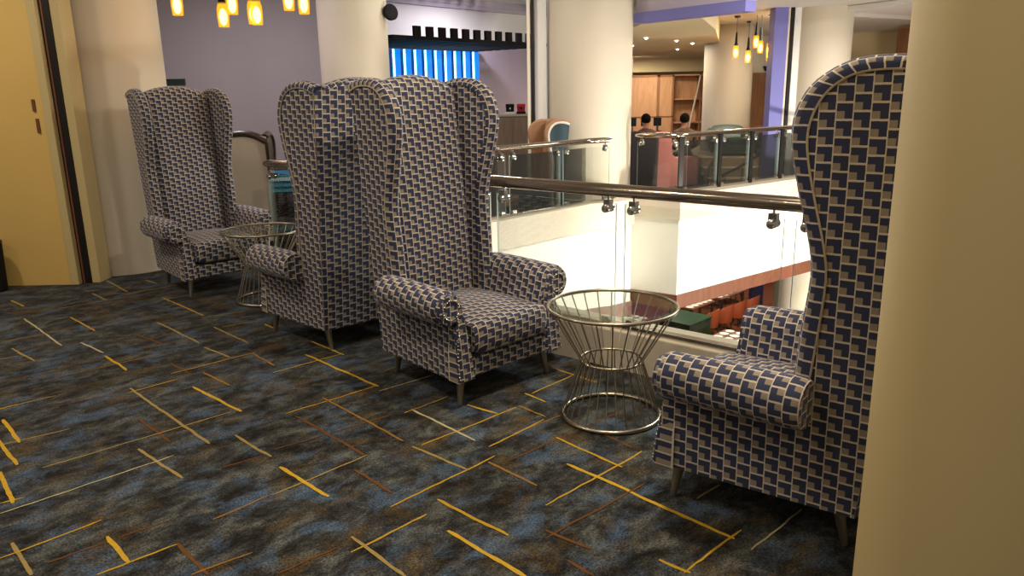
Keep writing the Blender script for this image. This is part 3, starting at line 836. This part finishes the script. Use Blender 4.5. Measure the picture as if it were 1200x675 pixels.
bn = empty('waste_bin', (-4.52, 6.50, 0)); tag(bn, 'dark waste bin on the carpet before the yellow wall at the left edge', 'bin')
mb = MB(); mb.lathe([(.085, 0), (.10, .02), (.115, .42), (.10, .42), (.085, .05)], 24); mb.build('body', M['black'], bn, smooth=.6)
mb = MB(); mb.lathe([(.112, .42), (.121, .43), (.112, .445), (.10, .43)], 24); mb.build('rim', M['dark'], bn, smooth=.8)
ds = empty('glow_panel', (-2.24, 7.6, 0), math.radians(10)); tag(ds, 'added glowing blue striped panel on a stand behind the rounded rail end', 'screen')  # stand and glowing stripes added for a cyan reflection in the rail glass
mb = MB(); mb.box((-.16, -.12, 0), (.16, .12, .02)); mb.build('base', M['dark'], ds, smooth=0, bevel=.004)
mb = MB(); mb.tube([(0, .02, .02), (0, .02, .70)], .018, 10); mb.build('pole', M['dark'], ds)
mb = MB(); mb.box((-.14, -.01, .68), (.14, .02, .915)); mb.build('housing', M['black'], ds, smooth=0, bevel=.006)
SCR = [plain('glow_cyan', (.1, .5, .6), .3, emit=(.10, .42, .50), estr=.6), plain('glow_white', (.6, .8, .8), .3, emit=(.7, .9, .95), estr=.75), plain('glow_navy', (.02, .06, .12), .3, emit=(.02, .10, .18), estr=.8)]
mb = MB()
for z0, z1, m_ in ((.69, .72, 0), (.72, .745, 2), (.745, .775, 0), (.775, .80, 2), (.80, .835, 1), (.835, .86, 0), (.86, .905, 2)):
    mb.box((-.13, -.014, z0), (.13, -.0105, z1), m_)
mb.ball((-.09, -.016, .845), .022, 6, 1, sc=(1, .15, 1)); mb.build('screen', SCR, ds, smooth=0)
# ------------------------------------------------------------------ pendant lamps
def pendant(ztop, L, amber):
    r = empty('pendant_lamp')
    mb = MB(); mb.tube([(0, 0, L), (0, 0, .38)], .004, 6); mb.build('cord', M['black'], r)
    mb = MB(); mb.lathe([(.045, L - .03), (.05, L)], 16); mb.build('canopy', M['dark'], r, smooth=.6)
    mb = MB(); mb.lathe([(.012, .40), (.018, .33), (.022, .24), (.030, .215), (.034, .19)], 16); mb.build('socket_sleeve', M['black'], r, smooth=.8)
    mb = MB(); mb.lathe([(.034, .20), (.048, .15), (.050, .08), (.044, .0), (.038, 0), (.044, .08), (.042, .15), (.030, .19)], 20)
    mb.build('glass_shade', M['amber'], r, smooth=.9)
    mb = MB(); mb.ball((0, 0, .082), .033, 8, sc=(1, 1, 2.1)); mb.build('bulb', M['bulb'], r, smooth=1)
    return r
PL = [(-2.84, 7.0, 2.30), (-2.46, 7.02, 2.20), (-2.40, 7.1, 2.31), (-2.2, 7.03, 2.22), (-2.14, 6.93, 2.205), (-1.87, 6.97, 2.32), (-1.77, 7.08, 2.30)]
proto = None
for i, (x, y, z) in enumerate(PL):
    if proto is None: proto = o = pendant(3.4, 3.4 - 2.25, True)
    else: o = copy_tree(proto)
    o.location = (x, y, z)
    tag(o, 'amber glass pendant lamp in the cluster before the lavender wall', 'pendant lamp', 'pendant lamps above the seating')
PR = [(3.71, 13.0, 2.09), (3.91, 13.0, 2.01), (4.03, 13.0, 2.24), (4.12, 13.05, 2.16), (4.25, 13.0, 2.12), (4.29, 13.1, 2.04)]
proto = None
for i, (x, y, z) in enumerate(PR):
    if proto is None: proto = o = pendant(2.75, 2.75 - 2.1, True)
    else: o = copy_tree(proto)
    o.location = (x, y, z)
    tag(o, 'glowing pendant lamp in the cluster before the grey lounge column', 'pendant lamp', 'pendant lamps of the far lounge')

# ------------------------------------------------------------------ far lounge shell
mb = MB(); mb.prism([(1.6, 10.2), (2.62, 8.90), (2.78, 9.03), (1.76, 10.33)], 2.43, 2.55); struct(mb.build('beam_purple', M['purple'], smooth=0), 'periwinkle beam from the atrium column over the void')
mb = MB(); mb.prism([(1.64, 10.26), (2.66, 8.97), (2.78, 9.06), (1.76, 10.36)], 2.55, 3.4); struct(mb.build('wall_over_beam', M['lav2'], smooth=0), 'lilac panel above the periwinkle beam')
mb = MB(); mb.box((1.5, 10.4, 2.75), (14, 26, 2.85)); struct(mb.build('ceiling', M['ceil'], smooth=0), 'upper ceiling of the far lounge')
mb = MB(); mb.prism([(1.75, 10.40), (2.35, 9.75), (3.0, 11.6), (4.0, 15.1), (6.6, 25), (1.0, 25)], 2.44, 2.75); struct(mb.build('ceiling', M['ceily'], smooth=0), 'lower warm ceiling of the far lounge')
mb = MB(); mb.box((1, 24.5, 0), (12, 24.7, 2.8)); struct(mb.build('wall_back', M['cream2'], smooth=0), 'warm cream back wall of the far lounge')
mb = MB(); mb.box((1, 22.0, 2.10), (6.3, 24.5, 2.44)); struct(mb.build('beam_drop', M['ceily'], smooth=0), 'dropped bulkhead over the oak screens')
DL = [(2.26, 13.09), (2.93, 13.9), (3.55, 16.74), (2.36, 15.19), (3.40, 14.75)]
pd = None
for x, y in DL:
    if pd is None:
        pd = empty('downlight', (x, y, 2.44)); o = pd
        mb = MB(); mb.lathe([(.05, -.006), (.065, -.004), (.065, 0), (.05, 0)], 20); mb.build('ring', M['white'], pd, smooth=.6)
        mb = MB(); mb.lathe([(.0001, -.028), (.018, -.024), (.034, -.004)], 20); mb.build('lens', M['spot'], pd, smooth=0)
    else: o = copy_tree(pd)
    o.location = (x, y, 2.44); tag(o, 'small bright recessed downlight in the warm lounge ceiling', 'downlight', 'downlights of the far lounge')

# oak screens and shelf
def screen(x0, x1, y, h, label):
    r = empty('oak_screen', ((x0+x1)/2, y, 0)); tag(r, label, 'screen', 'oak screens of the far lounge'); hw = (x1-x0)/2
    mb = MB(); mb.box((-hw+.03, -.02, .05), (hw-.03, .02, h-.03)); mb.build('panel', M['screenwood'], r, smooth=0)
    mb = MB()
    for a, b in (((-hw, -.035, 0), (-hw+.04, .035, h)), ((hw-.04, -.035, 0), (hw, .035, h)), ((-hw, -.035, h-.04), (hw, .035, h)), ((-hw, -.035, h*.52), (hw, .035, h*.52+.02))): mb.box(a, b)
    mb.build('frame', M['doorwood'], r, smooth=0)
screen(2.75, 3.42, 18.0, 1.94, 'tall oak screen panel nearest the cream atrium column')
screen(3.42, 3.78, 18.1, 1.94, 'narrow oak screen panel between the wide screen and the open oak shelf')
sh = empty('oak_shelf', (4.3, 18.4, 0)); tag(sh, 'open oak shelf unit beside the grey lounge column', 'shelf')
mb = MB(); mb.box((-.5, .15, 0), (.6, .18, 1.95)); mb.build('back_panel', M['screenwood'], sh, smooth=0)
for x in (-.5, .12, .57):
    mb = MB(); mb.box((x, -.15, 0), (x+.03, .15, 1.95)); mb.build('side_panel', M['doorwood'], sh, smooth=0)
for z in (.35, .85, 1.38, 1.92):
    mb = MB(); mb.box((-.47, -.15, z), (.57, .15, z+.03)); mb.build('shelf_board', M['screenwood'], sh, smooth=0)
mb = MB(); mb.tube([(4.0, 18.0, 0), (4.42, 18.22, 1.92)], .022, 8); o = mb.build('leaning_pole', M['beigefab'], smooth=1); tag(o, 'pale wooden pole leaning against the open oak shelf', 'pole')

# bar stools
bs = None
for x in (2.66, 2.93, 3.20):
    if bs is None:
        bs = empty('bar_stool'); o = bs
        mb = MB(); mb.lathe([(.0001, .70), (.115, .70), (.125, .72), (.115, .75), (.0001, .75)], 16); mb.build('seat', M['black'], bs, smooth=.6)
        mb = MB(); mb.box((-.085, .12, .86), (.085, .145, 1.04)); mb.build('backrest', M['black'], bs, smooth=0, bevel=.01)
        mb = MB(); mb.tube([(0, .10, .72), (0, .135, .75), (0, .138, .9)], .012, 6); mb.build('back_support', M['dark'], bs)
        for sx in (-1, 1):
            for sy in (-1, 1):
                mb = MB(); mb.tube([(.12*sx, .12*sy, 0), (.08*sx, .08*sy, .71)], .012, 6); mb.build('leg', M['dark'], bs)
    else: o = copy_tree(bs)
    o.location = (x, 17.0, 0); o.rotation_euler = (0, 0, pi); tag(o, 'black bar stool in the row before the oak screens', 'bar stool', 'bar stools before the oak screens')

# brown door with wall and camera
mb = MB(); mb.box((5.3, 18.1, 0), (9, 18.3, 2.75)); struct(mb.build('wall_right', M['cream'], smooth=0), 'cream wall of the far lounge beside the brown door')
d1 = MB(); d1.box((5.5, 18.02, 0), (6.2, 18.1, 1.95)); d = d1.build('door_1', M['doorwood'], smooth=0, bevel=.004); struct(d, 'brown timber door leaf in the far lounge')
mb = MB(); mb.tube([(5.58, 17.98, .95), (5.58, 17.98, 1.1)], .012, 6); mb.build('door_handle', M['steel'], d)
mb = MB(); mb.ball((0, 0, 0), .05, 6); mb.box((-.05, 0, .03), (.05, .1, .06)); o = mb.build('security_camera', M['black'], smooth=.6); o.location = (5.85, 18.02, 2.03); tag(o, 'small black camera on the wall above the brown door', 'camera')

# pink armchair
pk = empty('pink_armchair', (2.38, 12.75, 0), math.radians(33)); pk.scale = (1.15, 1.35, 1); tag(pk, 'pink armchair with dark grey outer back behind the far balustrade', 'armchair')
prof = [(-.38, .10), (.42, .10), (.43, .52), (.36, .56), (-.02, .56), (-.10, .62), (-.12, .94), (-.18, .97), (-.36, .97)]
def extrude(prof, y0, y1):
    mb = MB(); a = [mb.vert((u, y0, z)) for u, z in prof]; b = [mb.vert((u, y1, z)) for u, z in prof]; n = len(prof)
    mb.face(a[::-1]); mb.face(b)
    for i in range(n): j = (i+1) % n; mb.face([a[i], a[j], b[j], b[i]])
    return mb
for y0, y1 in ((-.40, -.26), (.26, .40)): extrude(prof, y0, y1).build('arm', M['pink'], pk, smooth=.5, bevel=.02)
mb = MB(); mb.box((-.36, -.27, .10), (-.14, .27, .95)); mb.build('backrest', M['pink'], pk, smooth=.5, bevel=.02)
mb = MB(); mb.box((-.15, -.26, .12), (.42, .26, .43)); mb.build('seat', M['pink'], pk, smooth=.5, bevel=.03)
mb = MB(); mb.box((-.41, -.40, .09), (-.37, .40, .975)); mb.build('outer_back', M['greyfab'], pk, smooth=.5, bevel=.01)
for sx in (-.33, .36):
    for sy in (-.34, .34):
        mb = MB(); mb.tube([(sx, sy, 0), (sx, sy, .11)], [.015, .022], 8); mb.build('leg', M['darkwood'], pk)

# sofas
def sofa(loc, rz, wd, h, mat, name, label):
    r = empty(name, loc, rz); r.scale = (1, 1, .72); tag(r, label, 'sofa')
    mb = MB(); mb.box((-.40, -wd/2, .1), (.42, wd/2, .30)); mb.build('base', mat, r, smooth=.5, bevel=.02)
    n = max(1, round(wd/.7))
    for k in range(n):
        a = -wd/2 + .13 + (wd-.26)*k/n; b = -wd/2 + .13 + (wd-.26)*(k+1)/n
        mb = MB(); mb.box((-.2, a+.005, .30), (.44, b-.005, .45)); mb.build('seat_cushion', mat, r, smooth=.5, bevel=.04)
    mb = MB(); rows = []
    for i in range(13):
        y = -wd/2 + wd*i/12; k = 1 - (2*i/12 - 1)**2; zt = h - .08 + .08*k**.5
        rows.append([(-.40, y, .28), (-.46, y, zt - .06), (-.42, y, zt), (-.32, y, zt), (-.26, y, zt - .08), (-.18, y, .28)])
    R = mb.grid(rows, None, 0, closed=True); mb.face(R[0]); mb.face(R[-1][::-1]); mb.build('backrest', mat, r, smooth=.7)
    for s in (-1, 1):
        mb = MB(); mb.box((-.40, s*wd/2 - .065, .28), (.42, s*wd/2 + .065, .60)); mb.build('arm', mat, r, smooth=.5, bevel=.045)
    for sx in (-.34, .36):
        for sy in (-wd/2+.06, wd/2-.06):
            mb = MB(); mb.tube([(sx, sy, 0), (sx, sy, .11)], .02, 8); mb.build('leg', M['darkwood'], r)
    return r
sofa((4.02, 14.1, .45), math.radians(-90), .62, .72, M['greensofa'], 'green_sofa', 'dark green high backed sofa in front of the grey lounge column')
sofa((5.06, 14.1, .45), math.radians(-90), 1.05, .70, M['maroon'], 'maroon_sofa', 'dark maroon leather sofa beside the periwinkle pier')
mb = MB(); rows = []
for i in range(11):
    r_ = []
    for j in range(11):
        a = -1 + 2*i/10; b = -1 + 2*j/10; k = (1-a**4)*(1-b**4); r_.append((a*.17, -.05*k**.5, b*.13))
    rows.append(r_)
mb.grid(rows); mb.grid([[(p[0], -p[1], p[2]) for p in r_] for r_ in rows])
o = mb.build('cushion', M['white'], smooth=1); o.location = (4.78, 14.04, .945); o.rotation_euler = (math.radians(-18), math.radians(12), .2); 
CUSH = o; tag(o, 'white cushion propped against the back of the maroon sofa', 'cushion')

# stair with handrails
mb = MB()
for k in range(3): mb.box((3.35, 12.75 + .34*k, 0), (6.2, 16.5, .15*(k+1)))
struct(mb.build('stair_floor', M['step'], smooth=0, bevel=.006), 'beige steps rising beyond the far balustrade')
def handrail(p, q, label):
    r = empty('stair_handrail', (p[0], p[1], 0)); tag(r, label, 'handrail'); o = Vector((p[0], p[1], 0))
    a = Vector(p) - o; b = Vector(q) - o
    mb = MB(); mb.tube(crom([a + Vector((0,0,0)), a.lerp(b, .33) - Vector((0,0,.03)), a.lerp(b, .66) - Vector((0,0,.015)), b], 4), .022, 8); mb.build('rail', M['dark'], r, smooth=1)
    for t in (.05, .35, .65, .95):
        c = a.lerp(b, t); mb = MB(); mb.tube([(c.x, c.y, 0), (c.x, c.y, c.z - .01)], .011, 6); mb.build('post', M['dark'], r)
handrail((3.08, 12.3, .26), (3.46, 12.72, .62), 'dark stair handrail next to the pink armchair')
handrail((3.42, 12.40, .25), (4.42, 12.65, .76), 'dark stair handrail in front of the green sofa')

# seated people
def person(loc, rz, lean, m_top, label, headturn=0.):
    r = empty('person', loc, rz); tag(r, label, 'person', None)
    J = [(0,0,.42),(.02,0,.55),(.05+lean*.4,0,.72),(.07+lean*.8,0,.86),(.09+lean,0,.94),   # pelvis..neck 0-4
         (.08+lean*.75,.17,.84),(.16+lean*.6,.22,.62),(.36,.14,.56),(.43,.10,.56),                # left arm 5-8
         (.08+lean*.75,-.17,.84),(.16+lean*.6,-.22,.62),(.36,-.14,.56),(.43,-.10,.56),            # right arm 9-12
         (.04,.09,.41),(.42,.11,.45),(.43,.11,.09),(.56,.11,.04),                                 # left leg 13-16
         (.04,-.09,.41),(.42,-.11,.45),(.43,-.11,.09),(.56,-.11,.04),                             # right leg 17-20
         (.11+lean*1.1,0,1.00),(.125+lean*1.15,0,1.09),(.12+lean*1.15,0,1.16)]                    # head 21-23
    E = [(0,1),(1,2),(2,3),(3,4),(3,5),(5,6),(6,7),(7,8),(3,9),(9,10),(10,11),(11,12),(0,13),(13,14),(14,15),(15,16),(0,17),(17,18),(18,19),(19,20),(4,21),(21,22),(22,23)]
    rad = [.13,.12,.13,.11,.052,.065,.048,.036,.03,.065,.048,.036,.03,.085,.062,.045,.035,.085,.062,.045,.035,.065,.085,.06]
    me = bpy.data.meshes.new('body'); me.from_pydata(J, E, []); o = bpy.data.objects.new('body', me); link(o, r)
    me.materials.append(m_top); me.materials.append(M['skin']); me.materials.append(M['trouser'])
    sk = o.modifiers.new('skin', 'SKIN'); me.skin_vertices  # layer created with the modifier
    for i, v in enumerate(me.skin_vertices[0].data): v.radius = (rad[i], rad[i]); v.use_root = (i == 0)
    ss = o.modifiers.new('sub', 'SUBSURF'); ss.levels = 2; ss.render_levels = 2
    dg = bpy.context.evaluated_depsgraph_get(); ev = o.evaluated_get(dg); nm = bpy.data.meshes.new_from_object(ev)
    o.modifiers.clear(); o.data = nm
    nm.materials.clear(); [nm.materials.append(x) for x in (m_top, M['skin'], M['trouser'])]
    for p in nm.polygons:
        c = p.center; p.use_smooth = True
        hand = c.x > .39 and c.z > .5 and c.z < .62
        p.material_index = 1 if (c.z > .945 or hand) else (2 if c.z < .48 else 0)
    # hands: fingers
    mb = MB()
    for s in (1, -1):
        for k in range(4): mb.tube([(.43, s*(.085+.014*k), .565), (.475, s*(.08+.014*k), .565), (.50 - .004*abs(k-1.5), s*(.08+.013*k), .545)], [.008, .0075, .006], 6)
        mb.tube([(.42, s*.07, .565), (.45, s*.052, .57), (.472, s*.05, .56)], [.010, .009, .007], 6)
    mb.build('fingers', M['skin'], r, smooth=1)
    hx, hz = .125 + lean*1.15, 1.085
    mb = MB(); mb.ball((hx - .015, 0, hz + .022), .098, 8, sc=(1, .9, 1.02)); h = mb.build('hair', M['hair'], r, smooth=1)
    mb = MB(); mb.ball((hx + .085, 0, hz - .01), .016, 5, sc=(1, .8, 1.4))
    for s in (1, -1): mb.ball((hx, s*.085, hz - .01), .022, 5, sc=(.7, .4, 1.2))
    mb.build('face_features', M['skin'], r, smooth=1)
    mb = MB()
    for s in (1, -1): mb.ball((hx + .076, s*.032, hz + .008), .011, 4)
    mb.build('eyes', M['black'], r, smooth=1)
    return r
bench = empty('bench', (2.78, 13.95, 0)); tag(bench, 'low dark bench under the two seated people', 'bench')
mb = MB(); mb.box((-.5, -.25, .23), (.5, .25, .29)); mb.build('seat', M['greyfab'], bench, smooth=.5, bevel=.02)
for sx in (-.43, .43):
    for sy in (-.18, .18):
        mb = MB(); mb.tube([(sx, sy, 0), (sx, sy, .24)], .02, 8); mb.build('leg', M['darkwood'], bench)
person((2.50, 13.95, 0), math.radians(95), .10, M['shirt1'], 'person in a dark red top seated leaning forward, beside the black stools')
person((3.15, 13.95, 0), math.radians(85), .02, M['shirt2'], 'person in a brown jacket seated in front of the open oak shelf')

# far right ceiling edge, wall and posts
def bline(p, L, wd, z0, z1, mat, name, label):
    a = Vector(p); d = Vector((.865, .50)); n = Vector((.50, -.865)); q = a + d*L
    mb = MB(); mb.prism([(a.x, a.y), (a.x + n.x*wd, a.y + n.y*wd), (q.x + n.x*wd, q.y + n.y*wd), (q.x, q.y)], z0, z1)
    return struct(mb.build(name, mat, smooth=0), label)
bline((4.8, 12.0), 8, 2.2, 2.68, 2.74, M['white'], 'ceiling', 'white dropped soffit edge at upper right')
bline((4.8, 12.04), 8, .1, 2.63, 2.68, M['ceil'], 'trim_15', 'moulding along the dropped soffit')
mb = MB(); mb.box((6.0, 17.4, 0), (14, 17.6, 2.75)); struct(mb.build('wall_right', M['ceily'], smooth=0), 'warm yellow wall behind the right armchair')
mb = MB(); mb.box((7.72, 15.6, 0), (8.02, 15.9, 2.7)); struct(mb.build('column', M['doorwood'], smooth=0), 'brown timber post at upper right')
mb = MB(); mb.box((8.04, 15.6, 0), (8.4, 15.9, 2.7)); struct(mb.build('column', M['white'], smooth=0), 'white post beside the brown timber post')

# ------------------------------------------------------------------ restaurant one floor down
ZL = -5.0
mb = MB(); mb.box((-6, 4.5, ZL - .2), (20, 33, ZL)); struct(mb.build('floor', M['redfloor'], smooth=0), 'red brown timber floor of the restaurant below')
mb = MB(); mb.box((-6, 32.8, ZL), (20, 33, -1)); struct(mb.build('wall_below', M['trimwood'], smooth=0), 'red brown back wall of the restaurant below')
mb = MB(); mb.box((-6, 14.2, ZL), (1.9, 14.4, -1)); struct(mb.build('wall_below', M['cream'], smooth=0), 'cream wall of the restaurant below')
mb = MB(); mb.prism([(5.05, 14.3), (6.0, 13.9), (6.3, 14.6), (5.35, 15.0)], ZL, -1.1); struct(mb.build('column', M['cream'], smooth=0), 'beige pier standing in the restaurant below')
gb = empty('green_partition', (4.28, 18.25, ZL), math.radians(45)); tag(gb, 'dark green low partition box between the restaurant tables', 'partition')
mb = MB(); mb.box((-.5, -.45, 0), (.5, .45, 1.1)); mb.build('carcass', M['green'], gb, smooth=0, bevel=.01)
mb = MB(); mb.box((-.52, -.47, 1.1), (.52, .47, 1.13)); mb.build('top_board', M['green'], gb, smooth=0, bevel=.006)

def tub_chair():
    r = empty('tub_chair')
    mb = MB(); rows = []; n = 17
    for i in range(n):
        a = math.radians(-125 + 250*i/(n-1)); k = cos(a/1.45)
        h_ = .58 + .26*max(0, cos(a*.72))**1.5
        ro = .29; c_, s_ = -cos(a), sin(a)
        rows.append([(c_*ro*.92, s_*ro*.92, .28), (c_*ro*1.04, s_*ro*1.04, h_ - .02), (c_*ro, s_*ro, h_), (c_*ro*.88, s_*ro*.88, h_ - .02), (c_*ro*.80, s_*ro*.80, .30)])
    R = mb.grid(rows, None, 0, closed=True); mb.face(R[0]); mb.face(R[-1][::-1]); mb.build('shell', M['orange'], r, smooth=.8)
    mb = MB(); mb.lathe([(.0001, .30), (.24, .30), (.26, .36), (.24, .44), (.0001, .46)], 20); mb.build('seat', M['orange'], r, smooth=.8)
    for sx in (-1, 1):
        for sy in (-1, 1):
            mb = MB(); mb.tube([(.20*sx, .20*sy, 0), (.16*sx, .16*sy, .31)], [.014, .022], 8); mb.build('leg', M['darkwood'], r)
    return r
TC = [(5.42, 20.25, 135), (5.93, 20.70, 135), (6.44, 21.15, 135), (6.95, 21.60, 135), (5.15, 22.6, -45), (6.45, 23.2, -45), (7.1, 23.7, -45), (2.95, 18.2, 135), (2.2, 20.4, -45)]
tc0 = None
for i, (x, y, a) in enumerate(TC):
    if tc0 is None: tc0 = o = tub_chair()
    else: o = copy_tree(tc0)
    o.location = (x, y, ZL); o.rotation_euler = (0, 0, math.radians(a)); o.scale = (.95, .95, .95)
    tag(o, 'rust orange tub chair pulled up to the laid restaurant tables below', 'chair', 'orange tub chairs of the restaurant')
def rtable(cx, cy, lx, ly, label, n):
    r = empty('dining_table', (cx, cy, ZL), math.radians(45)); tag(r, label, 'table')
    mb = MB(); mb.box((-lx/2, -ly/2, .71), (lx/2, ly/2, .745)); mb.build('tabletop', M['trimwood'], r, smooth=0, bevel=.006)
    for sx in (-1, 1):
        for sy in (-1, 1):
            mb = MB(); mb.box((sx*(lx/2-.06)-.03, sy*(ly/2-.06)-.03, 0), (sx*(lx/2-.06)+.03, sy*(ly/2-.06)+.03, .71)); mb.build('leg', M['darkwood'], r, smooth=0)
    q = random.Random(n); ca = cos(pi/4)
    for i in range(n):
        for j in (-1, 0, 1):
            u = -lx/2 + lx*(i + .5)/n; v = j*ly*.30
            global PL0
            if PL0 is None:
                mb = MB(); mb.lathe([(.0001, .004), (.075, .004), (.125, .016), (.128, .020), (.075, .010), (.0001, .009)], 18); PL0 = o = mb.build('plate', M['plate'], smooth=.8)
            else: o = PL0.copy(); COL.objects.link(o)
            o.location = (cx + (u - v)*ca, cy + (u + v)*ca, ZL + .745 - .003); s = q.uniform(.78, .92); o.scale = (s, s, 1)
            tag(o, 'white plate laid out on a restaurant table below', 'plate', 'white plates on the restaurant tables')
PL0 = None
rtable(5.10, 20.95, 1.2, .80, 'laid dining table nearest the dark green partition', 5)
rtable(6.25, 22.05, 1.4, .80, 'laid dining table at the far end of the row of orange chairs', 5)
rtable(5.32, 17.70, 1.1, .95, 'laid dining table just beyond the potted plant', 4)
rtable(2.95, 19.3, 1.2, .80, 'laid dining table to the left of the dark green partition', 5)
# plant
pp = empty('potted_plant', (4.78, 16.25, ZL)); tag(pp, 'bright green bushy plant in a tall planter in front of a laid table', 'plant')
mb = MB(); mb.lathe([(.16, 0), (.24, .76), (.22, .78), (.20, .70), (.0001, .70)], 20); mb.build('planter', M['dark'], pp, smooth=.6)
mb = MB(); q = random.Random(5)
for i in range(90):
    a = q.uniform(0, 2*pi); b = q.uniform(.1, 1.3); L_ = q.uniform(.22, .42)
    d = Vector((cos(a)*cos(b), sin(a)*cos(b), sin(b))); s_ = d.cross(Vector((0,0,1))).normalized()*q.uniform(.025, .04)
    p0 = Vector((0, 0, .74)) + d*.05; p1 = p0 + d*L_*.6; p2 = p0 + d*L_ - Vector((0,0,.05))
    mb.poly([p0, p1 + s_, p2, p1 - s_])
mb.build('foliage', M['leafg'], pp, smooth=0, merge=0)
# service stand
ss_ = empty('service_stand', (7.55, 22.9, ZL)); tag(ss_, 'dark blue service stand with white top at the end of the tables', 'stand')
mb = MB(); mb.box((-.17, -.17, .12), (.17, .17, .80)); mb.build('body', M['navy_wall'], ss_, smooth=0, bevel=.01)
mb = MB(); mb.box((-.19, -.19, .80), (.19, .19, .88)); mb.build('top_cloth', M['plate'], ss_, smooth=0, bevel=.01)
for sx in (-.13, .13):
    for sy in (-.13, .13):
        mb = MB(); mb.tube([(sx, sy, 0), (sx, sy, .13)], .02, 6); mb.build('leg', M['dark'], ss_)

# ------------------------------------------------------------------ light
def area(loc, size, power, col, tgt=None, shape='DISK', spread=pi):
    d = bpy.data.lights.new('area_light', 'AREA'); d.shape = shape; d.size = size; d.energy = power; d.color = col; d.spread = spread  # lamps without fixtures, some of them added out of view
    o = bpy.data.objects.new('area_light', d); link(o); o.location = loc
    if tgt is not None:
        o.rotation_euler = (Vector(tgt) - Vector(loc)).to_track_quat('-Z', 'Y').to_euler()
    return o
WARM = (1, .85, .66); NEUT = (1, .93, .82)
for x, y, p in ((-4.5, 5.2, 34), (-2.2, 3.2, 30), (-.9, 1.7, 13), (.6, .2, 16), (-3.0, 1.2, 20), (.55, 3.35, 64), (-4.6, 2.6, 18)):
    area((x, y, 3.33), .22, p, WARM)
area((3.2, 6.8, 3.3), 1.4, 240, NEUT)
area((6.2, 9.0, 3.3), 1.2, 130, NEUT)
# lamps added out of view in the void to brighten the far fascia
for x, y, tx, ty in ((5.6, 6.6, 3.6, 10.6), (6.6, 7.8, 4.2, 11.0), (5.2, 7.0, .3, 8.0)):
    area((x, y, -1.1), .5, 80, NEUT, (tx, ty, -.75), spread=math.radians(105))
area((-.6, 10.6, 3.3), .5, 14, NEUT); area((-.55, 8.9, 3.3), .4, 34, NEUT)  # second lamp added to brighten the tan and teal chair
area((-3.6, 9.4, 3.3), .4, 44, (.97, .88, .95))
area((-.4, 14.2, 3.3), .6, 70, (.95, .88, 1.0))
area((3.0, 15.2, 2.42), .8, 45, WARM); area((3.3, 17.0, 2.42), .5, 45, WARM); area((3.3, 20.5, 2.42), .8, 110, WARM); area((4.5, 13.0, 2.7), .6, 105, WARM); area((7.0, 13.0, 2.7), .6, 60, WARM)  # lounge lamps, extra ones added to brighten the oak screens and steps
area((6.0, 18.6, -1.3), 1.4, 210, WARM); area((4.0, 21.5, -1.3), 1.2, 110, WARM); area((8.0, 24.0, -1.3), 1.2, 130, WARM)
wd = bpy.data.worlds.new('world'); S.world = wd; wd.use_nodes = True
wd.node_tree.nodes['Background'].inputs[0].default_value = (1, .86, .68, 1); wd.node_tree.nodes['Background'].inputs[1].default_value = .22

S.view_settings.view_transform = 'Standard'; S.view_settings.look = 'None'
S.view_settings.exposure = 0; S.view_settings.gamma = 1; S.view_settings.use_curve_mapping = False
